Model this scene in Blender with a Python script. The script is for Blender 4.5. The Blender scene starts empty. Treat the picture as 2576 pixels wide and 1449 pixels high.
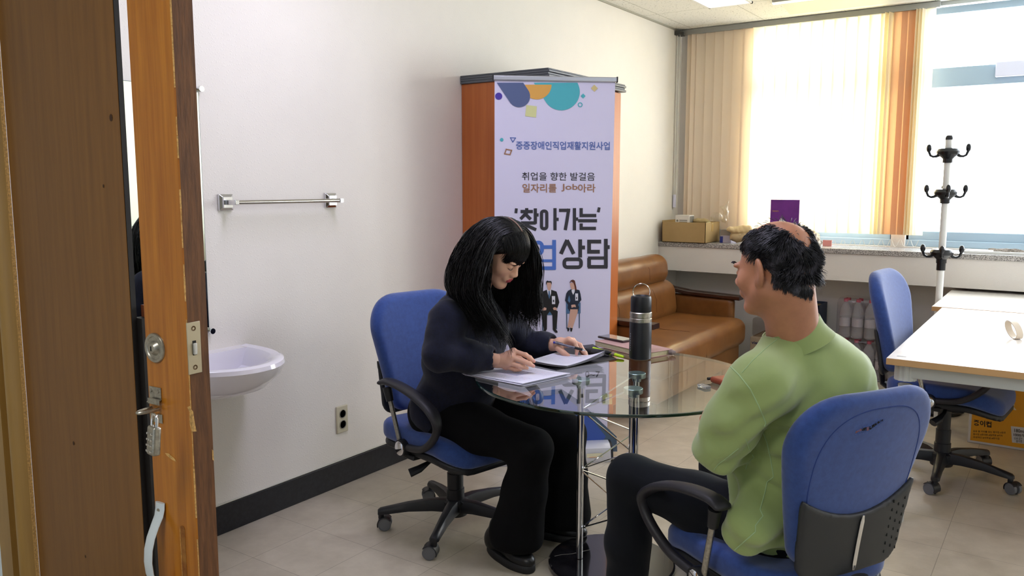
import bpy, bmesh, math, random
import numpy as np
from mathutils import Vector, Matrix, noise as mnoise
from mathutils.bvhtree import BVHTree
random.seed(7); rng = np.random.default_rng(11)
PI = math.pi
scene = bpy.context.scene
COL = scene.collection

# ------------------------------------------------------------------ camera
WPX, HPX, FPX = 2576.0, 1449.0, 2054.0
CAMH = 1.43
_p, _y = math.radians(7.1), math.radians(34.4)
CF = Vector((-math.sin(_y)*math.cos(_p), math.cos(_y)*math.cos(_p), -math.sin(_p)))
CR = Vector((math.cos(_y), math.sin(_y), 0.0))
CU = CR.cross(CF)
CC = Vector((0.0, 0.0, CAMH))
def ray(px, py):
    px, py = float(px), float(py)
    return CF + (px-WPX/2)/FPX*CR - (py-HPX/2)/FPX*CU
def W(px, py, d):
    return CC + ray(px, py)*float(d)
def onax(px, py, ax, v):
    r = ray(px, py); return CC + r*((v-CC[ax])/r[ax])
def onplane(px, py, o, n):
    r = ray(px, py); return CC + r*((o-CC).dot(n)/r.dot(n))

# ------------------------------------------------------------------ materials
def lin(c):
    if isinstance(c, str):
        c = [int(c[i:i+2], 16)/255 for i in (0, 2, 4)]
    return tuple(x/12.92 if x <= .04045 else ((x+.055)/1.055)**2.4 for x in c)
MATS = {}
def mat(name, col, rough=.5, metal=0.0, bump=0.0, bscale=200, var=0.0, vscale=8, coord='Object', stretch=(1,1,1), spec=.5,
        col2=None, ramp=(.35, .65), detail=4, sheen=0.0, coat=0.0, trans=0.0, ior=1.45, sss=0.0, vstretch=None, bdist=.002):
    if name in MATS: return MATS[name]
    m = bpy.data.materials.new(name); m.use_nodes = True
    nt = m.node_tree; N = nt.nodes; L = nt.links
    b = N['Principled BSDF']
    c = lin(col)
    b.inputs['Base Color'].default_value = (*c, 1)
    b.inputs['Roughness'].default_value = rough
    b.inputs['Metallic'].default_value = metal
    b.inputs['Specular IOR Level'].default_value = spec
    b.inputs['IOR'].default_value = ior
    if sheen: b.inputs['Sheen Weight'].default_value = sheen
    if coat: b.inputs['Coat Weight'].default_value = coat
    if trans: b.inputs['Transmission Weight'].default_value = trans
    if sss:
        b.inputs['Subsurface Weight'].default_value = sss
        b.inputs['Subsurface Radius'].default_value = (.012, .004, .002)
        b.inputs['Subsurface Scale'].default_value = 1
    tc = N.new('ShaderNodeTexCoord')
    if col2 is not None or var:
        mp = N.new('ShaderNodeMapping'); mp.inputs['Scale'].default_value = vstretch or stretch
        L.new(tc.outputs[coord], mp.inputs[0])
        nz = N.new('ShaderNodeTexNoise'); nz.inputs['Scale'].default_value = vscale; nz.inputs['Detail'].default_value = detail
        nz.inputs['Roughness'].default_value = .6
        L.new(mp.outputs[0], nz.inputs['Vector'])
        rp = N.new('ShaderNodeValToRGB')
        rp.color_ramp.elements[0].position = ramp[0]; rp.color_ramp.elements[1].position = ramp[1]
        if col2 is None:
            a = tuple(x*(1-var) for x in c); d = tuple(min(1, x*(1+var)) for x in c)
        else:
            a, d = c, lin(col2)
        rp.color_ramp.elements[0].color = (*a, 1); rp.color_ramp.elements[1].color = (*d, 1)
        L.new(nz.outputs[0], rp.inputs[0]); L.new(rp.outputs[0], b.inputs['Base Color'])
    if bump:
        mp2 = N.new('ShaderNodeMapping'); mp2.inputs['Scale'].default_value = stretch
        L.new(tc.outputs[coord], mp2.inputs[0])
        n2 = N.new('ShaderNodeTexNoise'); n2.inputs['Scale'].default_value = bscale; n2.inputs['Detail'].default_value = 3
        L.new(mp2.outputs[0], n2.inputs['Vector'])
        bp = N.new('ShaderNodeBump'); bp.inputs['Strength'].default_value = bump; bp.inputs['Distance'].default_value = bdist
        L.new(n2.outputs[0], bp.inputs['Height']); L.new(bp.outputs[0], b.inputs['Normal'])
    MATS[name] = m
    return m

def glassmat(name, tint, ior=1.5, rough=0.0, k=1.0):
    """thin architectural glass: fresnel mix of a tinted transparent and a mirror reflection"""
    if name in MATS: return MATS[name]
    m = bpy.data.materials.new(name); m.use_nodes = True
    nt = m.node_tree; N = nt.nodes; L = nt.links; N.clear()
    o = N.new('ShaderNodeOutputMaterial'); mx = N.new('ShaderNodeMixShader'); fr = N.new('ShaderNodeFresnel')
    t = N.new('ShaderNodeBsdfTransparent'); g = N.new('ShaderNodeBsdfGlossy')
    geo = N.new('ShaderNodeNewGeometry')
    fr.inputs['IOR'].default_value = ior
    t.inputs[0].default_value = (*tint, 1); g.inputs['Roughness'].default_value = rough
    g.inputs[0].default_value = (1, 1, 1, 1)
    vm = N.new('ShaderNodeMath'); vm.operation = 'MULTIPLY'; vm.inputs[1].default_value = k
    # reflect only at the outward face so the inner face of the slab does not reflect a second time
    bf = N.new('ShaderNodeMath'); bf.operation = 'SUBTRACT'; bf.inputs[0].default_value = 1
    L.new(geo.outputs['Backfacing'], bf.inputs[1])
    m2 = N.new('ShaderNodeMath'); m2.operation = 'MULTIPLY'; m2.use_clamp = True
    L.new(fr.outputs[0], vm.inputs[0]); L.new(vm.outputs[0], m2.inputs[0]); L.new(bf.outputs[0], m2.inputs[1])
    L.new(m2.outputs[0], mx.inputs[0]); L.new(t.outputs[0], mx.inputs[1]); L.new(g.outputs[0], mx.inputs[2])
    L.new(mx.outputs[0], o.inputs[0])
    MATS[name] = m
    return m

def slatmat(name, col, tcol, mix=.5, stripes=0):
    """blind cloth: diffuse + translucent"""
    if name in MATS: return MATS[name]
    m = bpy.data.materials.new(name); m.use_nodes = True
    nt = m.node_tree; N = nt.nodes; L = nt.links; N.clear()
    o = N.new('ShaderNodeOutputMaterial'); mx = N.new('ShaderNodeMixShader')
    d = N.new('ShaderNodeBsdfDiffuse'); t = N.new('ShaderNodeBsdfTranslucent')
    d.inputs[0].default_value = (*lin(col), 1); t.inputs[0].default_value = (*lin(tcol), 1)
    mx.inputs[0].default_value = mix
    if stripes:
        tc = N.new('ShaderNodeTexCoord'); wv = N.new('ShaderNodeTexWave'); wv.inputs['Scale'].default_value = stripes
        wv.bands_direction = 'X'; L.new(tc.outputs['Object'], wv.inputs['Vector'])
        rp = N.new('ShaderNodeValToRGB'); a = lin(tcol)
        rp.color_ramp.elements[0].color = (a[0]*.93, a[1]*.88, a[2]*.8, 1); rp.color_ramp.elements[1].color = (*a, 1)
        L.new(wv.outputs[0], rp.inputs[0]); L.new(rp.outputs[0], t.inputs[0])
    L.new(d.outputs[0], mx.inputs[1]); L.new(t.outputs[0], mx.inputs[2]); L.new(mx.outputs[0], o.inputs[0])
    MATS[name] = m
    return m

def emit(name, col, s):
    if name in MATS: return MATS[name]
    m = bpy.data.materials.new(name); m.use_nodes = True
    b = m.node_tree.nodes['Principled BSDF']
    b.inputs['Base Color'].default_value = (.8, .8, .8, 1)
    b.inputs['Emission Color'].default_value = (*lin(col), 1); b.inputs['Emission Strength'].default_value = s
    MATS[name] = m
    return m

# ------------------------------------------------------------------ mesh building
class MB:
    def __init__(s): s.v = []; s.f = []; s.m = []
    def add(s, vs, fs, mi=0):
        o = len(s.v); s.v += [tuple(v) for v in vs]; s.f += [tuple(i+o for i in f) for f in fs]; s.m += [mi]*len(fs); return s
    def box(s, lo, hi, mi=0, M=None):
        x0, y0, z0 = lo; x1, y1, z1 = hi
        vs = [(x, y, z) for z in (z0, z1) for y in (y0, y1) for x in (x0, x1)]
        if M is not None: vs = [M @ Vector(v) for v in vs]
        return s.add(vs, [(0,2,3,1),(4,5,7,6),(0,1,5,4),(2,6,7,3),(0,4,6,2),(1,3,7,5)], mi)
    def prism(s, pts, a, b, mi=0):
        """pts: list of 3D points (planar loop), extruded by vector from a*n to b*n where a,b are Vectors"""
        n = len(pts); v0 = [Vector(p)+a for p in pts]; v1 = [Vector(p)+b for p in pts]
        fs = [tuple(range(n-1, -1, -1)), tuple(range(n, 2*n))] + [(i, (i+1) % n, n+(i+1) % n, n+i) for i in range(n)]
        return s.add(v0+v1, fs, mi)
    def tube(s, path, r, n=10, mi=0, cap=True, side=None, flat=1.0):
        """sweep a circle (or ellipse flat<>1 along 'side') on a path; r is a number or list"""
        P = [Vector(p) for p in path]; k = len(P)
        rs = r if isinstance(r, (list, tuple)) else [r]*k
        fl = flat if isinstance(flat, (list, tuple)) else [flat]*k
        T = []
        for i in range(k):
            t = P[min(i+1, k-1)]-P[max(i-1, 0)]
            T.append(t.normalized() if t.length > 1e-9 else Vector((0, 0, 1)))
        if side is None:
            a = Vector((0, 0, 1)) if abs(T[0].z) < .9 else Vector((1, 0, 0))
        else: a = Vector(side)
        u = (a-T[0]*a.dot(T[0])).normalized(); vs = []
        for i in range(k):
            if side is not None: a = Vector(side); u = (a-T[i]*a.dot(T[i]))
            else: u = u-T[i]*u.dot(T[i])
            u = u.normalized() if u.length > 1e-6 else Vector((1, 0, 0)); w = T[i].cross(u)
            for j in range(n):
                th = 2*PI*j/n; vs.append(P[i]+u*(rs[i]*fl[i]*math.cos(th))+w*(rs[i]*math.sin(th)))
        fs = [(i*n+j, i*n+(j+1) % n, (i+1)*n+(j+1) % n, (i+1)*n+j) for i in range(k-1) for j in range(n)]
        if cap: fs += [tuple(range(n-1, -1, -1)), tuple((k-1)*n+j for j in range(n))]
        return s.add(vs, fs, mi)
    def cyl(s, a, b, r, n=24, mi=0, r2=None): return s.tube([a, b], [r, r if r2 is None else r2], n, mi)
    def lathe(s, prof, n=32, mi=0, M=None, closed=False):
        """prof: [(r,z)] revolved about z"""
        vs = []
        for r, z in prof:
            for j in range(n):
                t = 2*PI*j/n; vs.append(Vector((r*math.cos(t), r*math.sin(t), z)))
        if M is not None: vs = [M @ v for v in vs]
        k = len(prof)
        fs = [(i*n+j, i*n+(j+1) % n, (i+1)*n+(j+1) % n, (i+1)*n+j) for i in range(k-1) for j in range(n)]
        if closed: fs += [((k-1)*n+j, (k-1)*n+(j+1) % n, (j+1) % n, j) for j in range(n)]
        else: fs += [tuple(range(n-1, -1, -1)), tuple((k-1)*n+j for j in range(n))]
        return s.add(vs, fs, mi)
    def grid(s, rows, mi=0, closed=False):
        n = len(rows[0]); vs = [p for r in rows for p in r]
        fs = []
        for i in range(len(rows)-1):
            for j in range(n if closed else n-1):
                fs.append((i*n+j, i*n+(j+1) % n, (i+1)*n+(j+1) % n, (i+1)*n+j))
        return s.add(vs, fs, mi)
    def sheet(s, rows, th, mi=0):
        """a grid with thickness th along its normals"""
        A = [[Vector(p) for p in r] for r in rows]; m, n = len(A), len(A[0])
        B = []
        for i in range(m):
            q = []
            for j in range(n):
                du = A[i][min(j+1, n-1)]-A[i][max(j-1, 0)]; dv = A[min(i+1, m-1)][j]-A[max(i-1, 0)][j]
                q.append(A[i][j]+du.cross(dv).normalized()*th)
            B.append(q)
        s.grid(A, mi); o = len(s.v)
        vs = [p for r in B for p in r]
        s.add(vs, [(i*n+j, (i+1)*n+j, (i+1)*n+j+1, i*n+j+1) for i in range(m-1) for j in range(n-1)], mi)
        a0 = o-m*n; b0 = o
        rim = [(0, j) for j in range(n)]+[(i, n-1) for i in range(1, m)]+[(m-1, j) for j in range(n-2, -1, -1)]+[(i, 0) for i in range(m-2, 0, -1)]
        ids = [i*n+j for i, j in rim]
        for k in range(len(ids)):
            p, q = ids[k], ids[(k+1) % len(ids)]
            s.f.append((a0+q, a0+p, b0+p, b0+q)); s.m.append(mi)
        return s
    def obj(s, name, mats, parent=None, smooth=False, bevel=0, seg=2, origin=None, M=None, sub=0, angle=35):
        me = bpy.data.meshes.new(name)
        vs = s.v
        if M is not None: vs = [tuple(M @ Vector(v)) for v in vs]
        if origin is not None:
            o = Vector(origin); vs = [tuple(Vector(v)-o) for v in vs]
        me.from_pydata(vs, [], s.f)
        for m in (mats if isinstance(mats, (list, tuple)) else [mats]): me.materials.append(m)
        if any(s.m): me.polygons.foreach_set('material_index', s.m)
        me.update()
        bm = bmesh.new(); bm.from_mesh(me); bmesh.ops.recalc_face_normals(bm, faces=bm.faces)
        if smooth:
            for f in bm.faces: f.smooth = True
            ca = math.radians(angle)
            for e in bm.edges:
                if len(e.link_faces) == 2 and e.calc_face_angle(0) > ca: e.smooth = False
        bm.to_mesh(me); bm.free()
        o = bpy.data.objects.new(name, me); COL.objects.link(o)
        if origin is not None: o.location = origin
        if bevel:
            b = o.modifiers.new('bevel', 'BEVEL'); b.width = bevel; b.segments = seg; b.limit_method = 'ANGLE'; b.angle_limit = math.radians(40); b.harden_normals = False
            if not smooth:
                for p in me.polygons: p.use_smooth = True
                for e in me.edges: pass
                me.set_sharp_from_angle(angle=math.radians(30))
        if sub:
            d = o.modifiers.new('sub', 'SUBSURF'); d.levels = sub; d.render_levels = sub
        if parent is not None: par(o, parent)
        return o

def par(o, parent):
    """parent in place: parts of a 'local' thing are written in its own frame, all others in world coordinates"""
    o.parent = parent
    if parent.type == 'EMPTY' and not parent.get('_local'):
        o.matrix_parent_inverse = (Matrix.Translation(parent.location) @ parent.rotation_euler.to_matrix().to_4x4()).inverted()
    else: o.matrix_parent_inverse = Matrix.Identity(4)

def thing(name, label, cat, loc=(0,0,0), group=None, local=False, rotz=0):
    o = bpy.data.objects.new(name, None); COL.objects.link(o); o.empty_display_size = .05
    o.location = loc; o.rotation_euler = (0, 0, rotz)
    tag(o, label, cat, group)
    if local: o['_local'] = 1
    return o
def tag(o, label, cat, group=None):
    o['label'] = label; o['category'] = cat
    if group: o['group'] = group
    return o
def struct(o, label=None):
    o['kind'] = 'structure'
    if label: o['label'] = label
    return o
def lab(o, label): o['label'] = label; return o

# ------------------------------------------------------------------ implicit surfaces
class Sdf:
    def __init__(s): s.pr = []
    def _add(s, fn, lo, hi, k, op='u'): s.pr.append((fn, np.array(lo, float), np.array(hi, float), k, op)); return s
    def cone(s, a, b, ra, rb=None, k=.02, op='u'):
        a = np.array(a, float); b = np.array(b, float); rb = ra if rb is None else rb
        ab = b-a; L2 = max(float(ab@ab), 1e-12)
        def f(P):
            q = P-a; t = np.clip((q@ab)/L2, 0, 1)
            return np.linalg.norm(q-t[..., None]*ab, axis=-1)-(ra+(rb-ra)*t)
        r = max(ra, rb); return s._add(f, np.minimum(a, b)-r, np.maximum(a, b)+r, k, op)
    def chain(s, pts, rs, k=.015):
        for i in range(len(pts)-1): s.cone(pts[i], pts[i+1], rs[i], rs[i+1], k)
        return s
    def ell(s, c, r, R=None, k=.02, op='u'):
        c = np.array(c, float); r = np.array(r, float); R = np.eye(3) if R is None else np.array(R, float)
        def f(P):
            q = (P-c)@R
            k0 = np.linalg.norm(q/r, axis=-1); k1 = np.linalg.norm(q/(r*r), axis=-1)
            return k0*(k0-1)/np.maximum(k1, 1e-9)
        m = float(r.max()); return s._add(f, c-m, c+m, k, op)
    def box(s, c, h, rd, R=None, k=.02, op='u'):
        c = np.array(c, float); h = np.array(h, float); R = np.eye(3) if R is None else np.array(R, float)
        def f(P):
            q = np.abs((P-c)@R)-(h-rd)
            return np.linalg.norm(np.maximum(q, 0), axis=-1)+np.minimum(q.max(-1), 0)-rd
        m = float(np.linalg.norm(h)); return s._add(f, c-m, c+m, k, op)
    def fn(s, f, lo, hi, k=.01, op='u'): return s._add(f, lo, hi, k, op)
    def mesh(s, h, disp=None):
        us = [p for p in s.pr if p[4] == 'u']
        lo = np.min([p[1] for p in us], 0)-3*h; hi = np.max([p[2] for p in us], 0)+3*h
        n = np.ceil((hi-lo)/h).astype(int)+1
        F = np.full(n, 1.0, np.float32)
        ax = [lo[i]+h*np.arange(n[i]) for i in range(3)]
        for fn, a, b, k, op in s.pr:
            m = k+3*h
            i0 = np.clip(np.floor((a-m-lo)/h).astype(int), 0, n-1); i1 = np.clip(np.ceil((b+m-lo)/h).astype(int)+1, 1, n)
            if (i1 <= i0).any(): continue
            sl = tuple(slice(i0[i], i1[i]) for i in range(3))
            G = np.stack(np.meshgrid(*[ax[i][sl[i]] for i in range(3)], indexing='ij'), -1)
            d = fn(G).astype(np.float32); o = F[sl]
            if op == 'u':
                hh = np.maximum(k-np.abs(o-d), 0)/max(k, 1e-6); F[sl] = np.minimum(o, d)-hh*hh*k*.25
            else:
                d = -d; hh = np.maximum(k-np.abs(o-d), 0)/max(k, 1e-6); F[sl] = np.maximum(o, d)+hh*hh*k*.25
        if disp is not None:
            idx = np.argwhere(np.abs(F) < 3*h)
            P = lo+idx*h; F[tuple(idx.T)] += disp(P).astype(np.float32)
        return nets(F, lo, h)

def nets(F, lo, h):
    S = F < 0; nx, ny, nz = F.shape
    acc = np.zeros((nx-1, ny-1, nz-1, 3), np.float32); cnt = np.zeros((nx-1, ny-1, nz-1), np.float32)
    cs = [(i, j, k) for i in (0, 1) for j in (0, 1) for k in (0, 1)]
    def sub(A, c): return A[c[0]:c[0]+nx-1, c[1]:c[1]+ny-1, c[2]:c[2]+nz-1]
    for axis in range(3):
        for c in cs:
            if c[axis]: continue
            d = list(c); d[axis] = 1
            f0 = sub(F, c); f1 = sub(F, d); x = (f0 < 0) != (f1 < 0)
            den = np.where(x, f0-f1, 1); t = np.where(x, f0/den, 0)
            cnt += x
            for a in range(3):
                acc[..., a] += np.where(x, (t if a == axis else c[a]), 0)
    act = cnt > 0; ids = -np.ones(act.shape, np.int64); ii = np.argwhere(act); ids[act] = np.arange(len(ii))
    V = lo+(ii+acc[act]/cnt[act][:, None])*h
    faces = []
    for axis in range(3):
        a, b = [(1, 2), (2, 0), (0, 1)][axis]
        s0 = [slice(None)]*3; s1 = [slice(None)]*3; s0[axis] = slice(0, -1); s1[axis] = slice(1, None)
        A = S[tuple(s0)]; B = S[tuple(s1)]
        e = np.argwhere(A != B)
        m = (e[:, a] > 0) & (e[:, b] > 0) & (e[:, a] < F.shape[a]-1) & (e[:, b] < F.shape[b]-1); e = e[m]
        fl = A[tuple(e.T)]
        def g(da, db):
            q = e.copy(); q[:, a] += da; q[:, b] += db; return ids[tuple(q.T)]
        q = np.stack([g(-1, -1), g(0, -1), g(0, 0), g(-1, 0)], 1)
        q[~fl] = q[~fl][:, ::-1]; faces.append(q)
    return V, np.concatenate(faces)

def npobj(name, V, Fc, mats, parent=None, mi=None, smooth=True):
    me = bpy.data.meshes.new(name)
    me.from_pydata(np.asarray(V).tolist(), [], np.asarray(Fc).tolist())
    for m in (mats if isinstance(mats, (list, tuple)) else [mats]): me.materials.append(m)
    if mi is not None: me.polygons.foreach_set('material_index', np.asarray(mi, np.int32))
    me.polygons.foreach_set('use_smooth', [smooth]*len(me.polygons)); me.update()
    o = bpy.data.objects.new(name, me); COL.objects.link(o)
    if parent is not None: par(o, parent)
    return o
def fbm(P, sc, seed=0.0):
    x, y, z = (P*sc).T+seed
    return (np.sin(x*1.0+1.7*np.sin(y*.8+.6*z))+np.sin(y*1.3+1.1*np.sin(z*1.1-x*.7)+2)+np.sin(z*.9+1.4*np.sin(x*1.2+y*.5)+4))/3
def frame(fwd, up=(0, 0, 1)):
    """3x3, columns: right, forward, up"""
    f = Vector(fwd).normalized(); u = Vector(up); u = (u-f*u.dot(f)).normalized(); r = f.cross(u)
    return np.array([[r.x, f.x, u.x], [r.y, f.y, u.y], [r.z, f.z, u.z]])
def L2W(c, R):
    c = np.array(c, float); return lambda p: c+R@np.array(p, float)
# ================================================================== setting
XL, YB, ZC = -2.824, 6.66, 2.722      # left wall, window wall, ceiling
XR, YF = 3.1, .95                     # right wall, doorway wall
def wallmat(name, col, strength=.35):
    if name in MATS: return MATS[name]
    m = mat(name, col, rough=.75, var=.03, vscale=1.2, coord='Object')
    nt = m.node_tree; N = nt.nodes; L = nt.links; b = N['Principled BSDF']
    tc = N.new('ShaderNodeTexCoord'); v = N.new('ShaderNodeTexVoronoi'); v.inputs['Scale'].default_value = 95
    L.new(tc.outputs['Object'], v.inputs['Vector'])
    r = N.new('ShaderNodeValToRGB'); r.color_ramp.elements[0].position = .05; r.color_ramp.elements[0].color = (1, 1, 1, 1)
    r.color_ramp.elements[1].position = .38; r.color_ramp.elements[1].color = (0, 0, 0, 1)
    n = N.new('ShaderNodeTexNoise'); n.inputs['Scale'].default_value = 40; n.inputs['Detail'].default_value = 5; L.new(tc.outputs['Object'], n.inputs['Vector'])
    mu = N.new('ShaderNodeMath'); mu.operation = 'MULTIPLY'; L.new(v.outputs['Distance'], r.inputs[0]); L.new(r.outputs[0], mu.inputs[0]); L.new(n.outputs[0], mu.inputs[1])
    bp = N.new('ShaderNodeBump'); bp.inputs['Strength'].default_value = strength; bp.inputs['Distance'].default_value = .003
    L.new(mu.outputs[0], bp.inputs['Height']); L.new(bp.outputs[0], b.inputs['Normal'])
    return m
M_wall = wallmat('embossed_wallpaper', 'e8e3d8')
M_apron = wallmat('painted_plaster', 'ddd9d2', .25)
# floor: square vinyl tiles with thin seams
def floormat():
    m = bpy.data.materials.new('vinyl_tile_floor'); m.use_nodes = True
    nt = m.node_tree; N = nt.nodes; L = nt.links; b = N['Principled BSDF']
    tc = N.new('ShaderNodeTexCoord'); br = N.new('ShaderNodeTexBrick'); mp = N.new('ShaderNodeMapping')
    mp.inputs['Location'].default_value = (2.5315, -2.24, 0)
    L.new(tc.outputs['Object'], mp.inputs[0]); L.new(mp.outputs[0], br.inputs['Vector'])
    br.offset = 0; br.squash = 1
    br.inputs['Scale'].default_value = 1; br.inputs['Brick Width'].default_value = .313; br.inputs['Row Height'].default_value = .3205
    br.inputs['Mortar Size'].default_value = .0012; br.inputs['Mortar Smooth'].default_value = .3; br.inputs['Bias'].default_value = -.2
    br.inputs['Color1'].default_value = (*lin('c3baa8'), 1); br.inputs['Color2'].default_value = (*lin('bbb2a0'), 1); br.inputs['Mortar'].default_value = (*lin('8d8578'), 1)
    nz = N.new('ShaderNodeTexNoise'); nz.inputs['Scale'].default_value = 9; nz.inputs['Detail'].default_value = 8; nz.inputs['Roughness'].default_value = .65
    L.new(tc.outputs['Object'], nz.inputs['Vector'])
    rp = N.new('ShaderNodeValToRGB'); rp.color_ramp.elements[0].position = .3; rp.color_ramp.elements[0].color = (.80, .78, .74, 1)
    rp.color_ramp.elements[1].position = .7; rp.color_ramp.elements[1].color = (1.03, 1.02, 1.0, 1)
    L.new(nz.outputs[0], rp.inputs[0])
    mx = N.new('ShaderNodeMix'); mx.data_type = 'RGBA'; mx.blend_type = 'MULTIPLY'; mx.inputs[0].default_value = 1
    L.new(br.outputs[0], mx.inputs[6]); L.new(rp.outputs[0], mx.inputs[7]); L.new(mx.outputs[2], b.inputs['Base Color'])
    b.inputs['Roughness'].default_value = .33
    r2 = N.new('ShaderNodeMapRange'); r2.inputs[3].default_value = .24; r2.inputs[4].default_value = .5; L.new(nz.outputs[0], r2.inputs[0]); L.new(r2.outputs[0], b.inputs['Roughness'])
    bp = N.new('ShaderNodeBump'); bp.inputs['Strength'].default_value = .08; bp.inputs['Distance'].default_value = .002; L.new(nz.outputs[0], bp.inputs['Height']); L.new(bp.outputs[0], b.inputs['Normal'])
    return m
struct(MB().box((XL-.1, -1.7, -.1), (XR+.1, YB+.6, 0)).obj('floor', floormat()), 'beige vinyl tile floor with thin dark seams')
# ceiling tiles with speckles
def ceilmat():
    m = mat('speckled_ceiling_tile', 'e4e3da', rough=.9)
    nt = m.node_tree; N = nt.nodes; L = nt.links; b = N['Principled BSDF']
    tc = N.new('ShaderNodeTexCoord'); n = N.new('ShaderNodeTexNoise'); n.inputs['Scale'].default_value = 75; n.inputs['Detail'].default_value = 2
    L.new(tc.outputs['Object'], n.inputs['Vector'])
    r = N.new('ShaderNodeValToRGB'); r.color_ramp.elements[0].position = .30; r.color_ramp.elements[0].color = (*lin('8f8f84'), 1)
    r.color_ramp.elements[1].position = .37; r.color_ramp.elements[1].color = (*lin('e4e3da'), 1); L.new(n.outputs[0], r.inputs[0])
    br = N.new('ShaderNodeTexBrick'); br.offset = 0; L.new(tc.outputs['Object'], br.inputs['Vector'])
    mp = N.new('ShaderNodeMapping'); mp.inputs['Location'].default_value = (.3, .11, 0); L.new(tc.outputs['Object'], mp.inputs[0]); L.new(mp.outputs[0], br.inputs['Vector'])
    br.inputs['Scale'].default_value = 1; br.inputs['Brick Width'].default_value = .6; br.inputs['Row Height'].default_value = .6; br.inputs['Mortar Size'].default_value = .003
    br.inputs['Color1'].default_value = br.inputs['Color2'].default_value = (1, 1, 1, 1); br.inputs['Mortar'].default_value = (.55, .55, .5, 1)
    mx = N.new('ShaderNodeMix'); mx.data_type = 'RGBA'; mx.blend_type = 'MULTIPLY'; mx.inputs[0].default_value = 1
    L.new(r.outputs[0], mx.inputs[6]); L.new(br.outputs[0], mx.inputs[7]); L.new(mx.outputs[2], b.inputs['Base Color'])
    return m
struct(MB().box((XL-.1, -1.7, ZC), (XR+.1, YB-.02, ZC+.1)).obj('ceiling', ceilmat()), 'white speckled tile ceiling')
struct(MB().box((XL-.1, -1.7, 0), (XL, YB+.6, 2.95)).obj('wall_left', M_wall), 'white embossed wallpaper wall with sink and towel bar')
struct(MB().box((XR, -1.7, 0), (XR+.1, YB+.6, 2.95)).obj('wall_right', M_wall))
# window wall with two openings
def xw(px, py, y=YB): return onax(px, py, 1, y).x
X1, X2, X3 = xw(1888, 300), xw(2258, 300), xw(2294, 300)
ZS, ZT = .985, 2.70                    # window bottom and top
wb = MB()
wb.box((XL, YB, 0), (XR, YB+.2, ZS)); wb.box((XL, YB, ZT+.02), (XR, YB+.2, 2.95))
wb.box((XL, YB, ZS), (X1, YB+.2, ZT+.02)); wb.box((X2, YB, ZS), (X3, YB+.2, ZT+.02)); wb.box((2.6, YB, ZS), (XR, YB+.2, ZT+.02))
struct(wb.obj('wall_back', M_apron), 'window wall')
# doorway wall
DXL, DXR = onax(30, 1449, 1, YF).x, .75
wf = MB(); wf.box((XL, YF, 0), (DXL+.005, YF+.12, 2.95)); wf.box((DXR, YF, 0), (XR, YF+.12, 2.95)); wf.box((DXL, YF, 2.25), (DXR, YF+.12, 2.95))
struct(wf.obj('wall_front', wallmat('corridor_wall_paint', 'e2eef8', .3)), 'pale corridor wall beside the door frame')
struct(MB().box((XL, -1.8, 0), (XR, -1.7, 2.95)).obj('wall_corridor', MATS['corridor_wall_paint']))
# baseboard
M_black = mat('black_rubber_baseboard', '17171a', rough=.45, var=.5, vscale=60, bump=.1)
M_cap = mat('baseboard_caulk', 'c9c6b8', rough=.7)
bb = MB().box((XL, 1.08, 0), (XL+.012, 3.62, .122)).box((XL, 1.08, .122), (XL+.009, 3.62, .129), mi=1)
struct(bb.obj('baseboard_left', [M_black, M_cap], bevel=.003), 'black rubber baseboard along the left wall')
# granite sill slab and plaster apron
M_gran = mat('speckled_granite', '6d6a68', rough=.25, col2='c4c0bb', vscale=170, ramp=(.4, .6), detail=2)
YS = 6.281
sl = MB().box((XL, YS-.012, .94), (XR, YB+.1, .977))
struct(sl.obj('trim_1', M_gran, bevel=.004), 'grey granite window sill slab')
struct(MB().box((XL, YS, .742), (XR, YS+.1, .94)).box((XL, YS+.1, .742), (XR, YB, .77)).obj('trim_2', M_apron), 'cream plaster band below the granite sill')
# blind rail strip in the ceiling corner and cove trims
M_alu = mat('grey_aluminium', '9b9c98', rough=.4, metal=.6)
struct(MB().box((XL, YB-.035, ZC-.028), (XR, YB-.015, ZC)).obj('trim_3', M_alu), 'grey aluminium rail along the ceiling edge')
struct(MB().box((XL, 1.1, ZC-.012), (XL+.012, YB-.04, ZC)).obj('trim_4', mat('ceiling_angle', 'a8a696', rough=.6)), 'thin grey angle strip where wall meets ceiling')

# windows ---------------------------------------------------------------
M_frame = mat('pale_blue_window_frame', 'a5bccd', rough=.3)
M_pane = glassmat('window_glass', (.97, .98, 1.0), 1.45)
def window(n, x0, x1, zt0, zt1, label):
    y0, y1 = YB+.06, YB+.13
    f = MB(); f.box((x0, y0, ZS), (x1, y1, ZS+.115)); f.box((x0, y0, ZT-.05), (x1, y1, ZT)); f.box((x0, y0, ZS), (x0+.05, y1, ZT)); f.box((x1-.05, y0, ZS), (x1, y1, ZT))
    f.box((x0, y0, zt0), (x1, y1, zt1)); f.box((x0, y0-.02, ZS), (x1, y0, ZS+.05))
    w = struct(f.obj('window_%d' % n, M_frame, bevel=.005), label)
    MB().box((x0+.02, y1-.02, ZS+.05), (x1-.02, y1-.014, ZT-.02)).obj('pane', M_pane, w)
    return w
zt0 = onax(2450, 215, 1, YB+.06).z; zt1 = onax(2450, 165, 1, YB+.06).z
window(1, X1-.03, X2+.03, zt0, zt1, 'tall window behind the pale vertical slats')
w2 = window(2, X3-.03, 2.62, zt0, zt1, 'bare window with a blue-grey transom right of the orange slats')
MB().box((onax(2505, 180, 1, YB+.06).x, YB+.02, zt0+.045), (.62, YB+.06, zt1+.01)).obj('window_catch', mat('pale_plastic', 'dfe2f5', rough=.4), w2, bevel=.006)

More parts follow.
